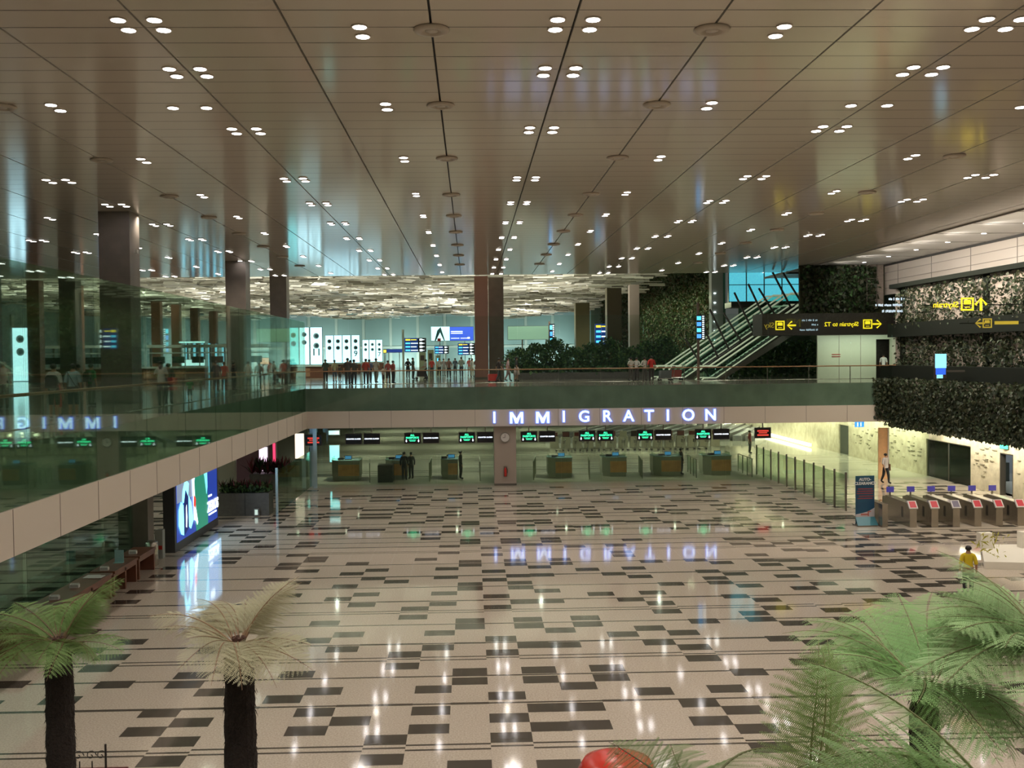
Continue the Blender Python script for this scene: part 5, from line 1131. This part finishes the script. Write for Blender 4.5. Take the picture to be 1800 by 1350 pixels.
# ---------------------------------------------------------------- tree ferns
def frond_mesh(L,pairs,seed,droop=1.0,wid=.34,mats=None,leafn=13):
    rl=random.Random(seed); mb=MB()
    def C(t): return Vector((L*(t-.10*t*t),L*.03*math.sin(t*4+seed),L*(.42*t-.62*droop*t*t)))
    pts=[C(i/14) for i in range(15)]
    mb.tube(pts,[.010*(1-i/17) for i in range(15)],5,1)
    for i in range(1,pairs+1):
        t=.10+.88*i/pairs; p=C(t); tg=(C(min(1,t+.02))-C(t-.02)).normalized()
        for sd in (-1,1):
            pl=L*wid*(math.sin(math.pi*min(1,(t*.93+.10))**.85))**.8*rl.uniform(.88,1.08)
            if pl<.02: continue
            d=(Vector((0,sd,0))+tg*.38+Vector((0,0,rl.uniform(-.28,.02)))).normalized()
            up=tg.cross(d)*sd; up=up if up.z>0 else -up
            n=max(5,int(leafn*2.0*pl/(L*wid)))
            q0=p
            for k in range(1,n+1):
                u=k/n; q=p+d*pl*u-Vector((0,0,pl*.24*u*u))
                ll=(L/pairs)*.56*(1-u)**.5+.004
                for s2 in (-1,1):
                    e=(tg*s2+d*.45).normalized()
                    wv=d*pl/n*.30
                    tip=q+e*ll-Vector((0,0,ll*.15))
                    mb.face([q-wv,q+wv,tip+wv*.4,tip-wv*.15],0)
                q0=q
            mb.face([p-tg*.003,p+tg*.003,p+d*pl*.97-Vector((0,0,pl*.24*.94))],1)
    me=bpy.data.meshes.new('frond'); me.from_pydata(mb.v,[],mb.f); me.polygons.foreach_set('material_index',mb.m)
    for x in mats: me.materials.append(x)
    return me
def leafmat(nm,c,t=.35):
    mt=bpy.data.materials.new(nm); mt.use_nodes=True; nt=mt.node_tree; b=nt.nodes['Principled BSDF']; b.inputs['Base Color'].default_value=(*c,1); b.inputs['Roughness'].default_value=.5
    out=nt.nodes['Material Output']; ad=nt.nodes.new('ShaderNodeMixShader'); ad.inputs[0].default_value=t; tl=nt.nodes.new('ShaderNodeBsdfTranslucent'); tl.inputs['Color'].default_value=(*c,1)
    nt.links.new(b.outputs[0],ad.inputs[1]); nt.links.new(tl.outputs[0],ad.inputs[2]); nt.links.new(ad.outputs[0],out.inputs['Surface']); return mt
BARK=mat('fern_bark',(.020,.012,.009),.9,bump=1.,bscale=30)
def tree_fern(x,y,z,L,lab,lc,stem,n,seed,tr,droop=.72,elev=(-.2,.9),az=None,trunk=True,leafn=13,pairs=19,wid=.34):
    t=thing('tree_fern',lab,'tree fern',(x,y,0)); rl=random.Random(seed)
    lm=leafmat('frond_green_%d'%seed,lc); sm=mat('frond_stem_%d'%seed,stem,.6)
    ms=[frond_mesh(L,pairs,seed*10+k,droop*(.8+.25*k),wid,[lm,sm],leafn) for k in range(4)]
    if trunk:
        rings=[]; N=14
        for i in range(40):
            u=i/39; zz=u*(z-.05); r=tr*(1.18-.25*u)*(1 if u<.93 else 1-(u-.93)*3)
            rings.append([(r*(1+rl.uniform(-.07,.07))*math.cos(6.283*j/N),r*(1+rl.uniform(-.07,.07))*math.sin(6.283*j/N),zz) for j in range(N)])
        hb=MB().loft(rings)
        for k in range(420):
            a=rl.random()*6.28; zz=rl.uniform(.3*z,z-.02); r=tr*1.0; p=Vector((r*math.cos(a),r*math.sin(a),zz)); q=p+Vector((math.cos(a)*.03,math.sin(a)*.03,-.06)); s=Vector((-math.sin(a),math.cos(a),0))*.012
            hb.face([p-s,p+s,q],0)
        hb.build('trunk',BARK,t)
        cr=MB(); [cr.tube([(0,0,z-.12),(.07*math.cos(k),.07*math.sin(k),z+.06)],[.05,.02],6) for k in range(7)]; cr.build('crown_heart',mat('crown_brown',(.07,.03,.02),.8),t)
    for k in range(n):
        a=(az[k%len(az)] if az else k*2.399)+rl.uniform(-.18,.18); e=elev[0]+(elev[1]-elev[0])*((k*.618)%1)
        o=link('frond',ms[k%4],t); sc_=rl.uniform(.65,1.12); o.scale=(sc_,)*3
        o.rotation_euler=(rl.uniform(-.6,.6),-e,a); o.location=(.05*math.cos(a),.05*math.sin(a),z-.02)
    return t
c=at(103,1128,14); tree_fern(c.x,14,c.z,1.25,'tree fern with dark trunk at the lower left corner, greener fronds',(.20,.33,.10),(.16,.10,.05),30,1,.185,elev=(-.1,.85))
c=at(420,1128,12); tree_fern(c.x,12,c.z,1.06,'tree fern with dark trunk and pale dusty fronds, second from the left',(.52,.50,.33),(.26,.16,.09),32,2,.185,elev=(-.1,.85))
c=at(1625,1205,10.5); tree_fern(c.x,10.5,c.z,1.5,'large bright green tree fern at the lower right with a visible dark trunk',(.30,.50,.20),(.20,.19,.09),40,3,.16,elev=(-.15,.8),leafn=16,pairs=22)
c=at(1860,1150,9.5); tree_fern(c.x,9.5,c.z,1.5,'tree fern at the right edge whose fronds reach in above the trunked one',(.36,.52,.25),(.20,.19,.09),28,4,.16,elev=(.0,.7),az=[2.2,2.7,3.1,3.5,4.0,2.4,3.3],leafn=16,pairs=22)
c=at(1800,1440,5.2); tree_fern(c.x,5.2,c.z,1.35,'nearest tree fern below the right edge with long arching fronds along the bottom',(.36,.58,.24),(.24,.25,.11),9,6,.14,droop=.8,elev=(.15,.55),az=[2.9,3.2,3.5,2.6,3.8],leafn=18,pairs=24)
c=at(1440,1420,6.0); t=tree_fern(c.x,6.0,c.z,1.0,'small fern with one pale upright frond rising at the lower right of the floor',(.45,.62,.26),(.50,.52,.25),3,7,.1,droop=.2,elev=(1.3,1.42),az=[1.57,1.3,1.9],leafn=16,pairs=15,wid=.30)
c=at(1235,1410,5.6); tree_fern(c.x,5.6,c.z,.75,'low fern spreading pale green fronds along the bottom edge beside the red dome',(.24,.36,.14),(.2,.2,.09),8,8,.1,elev=(.0,.5),leafn=16,pairs=18)
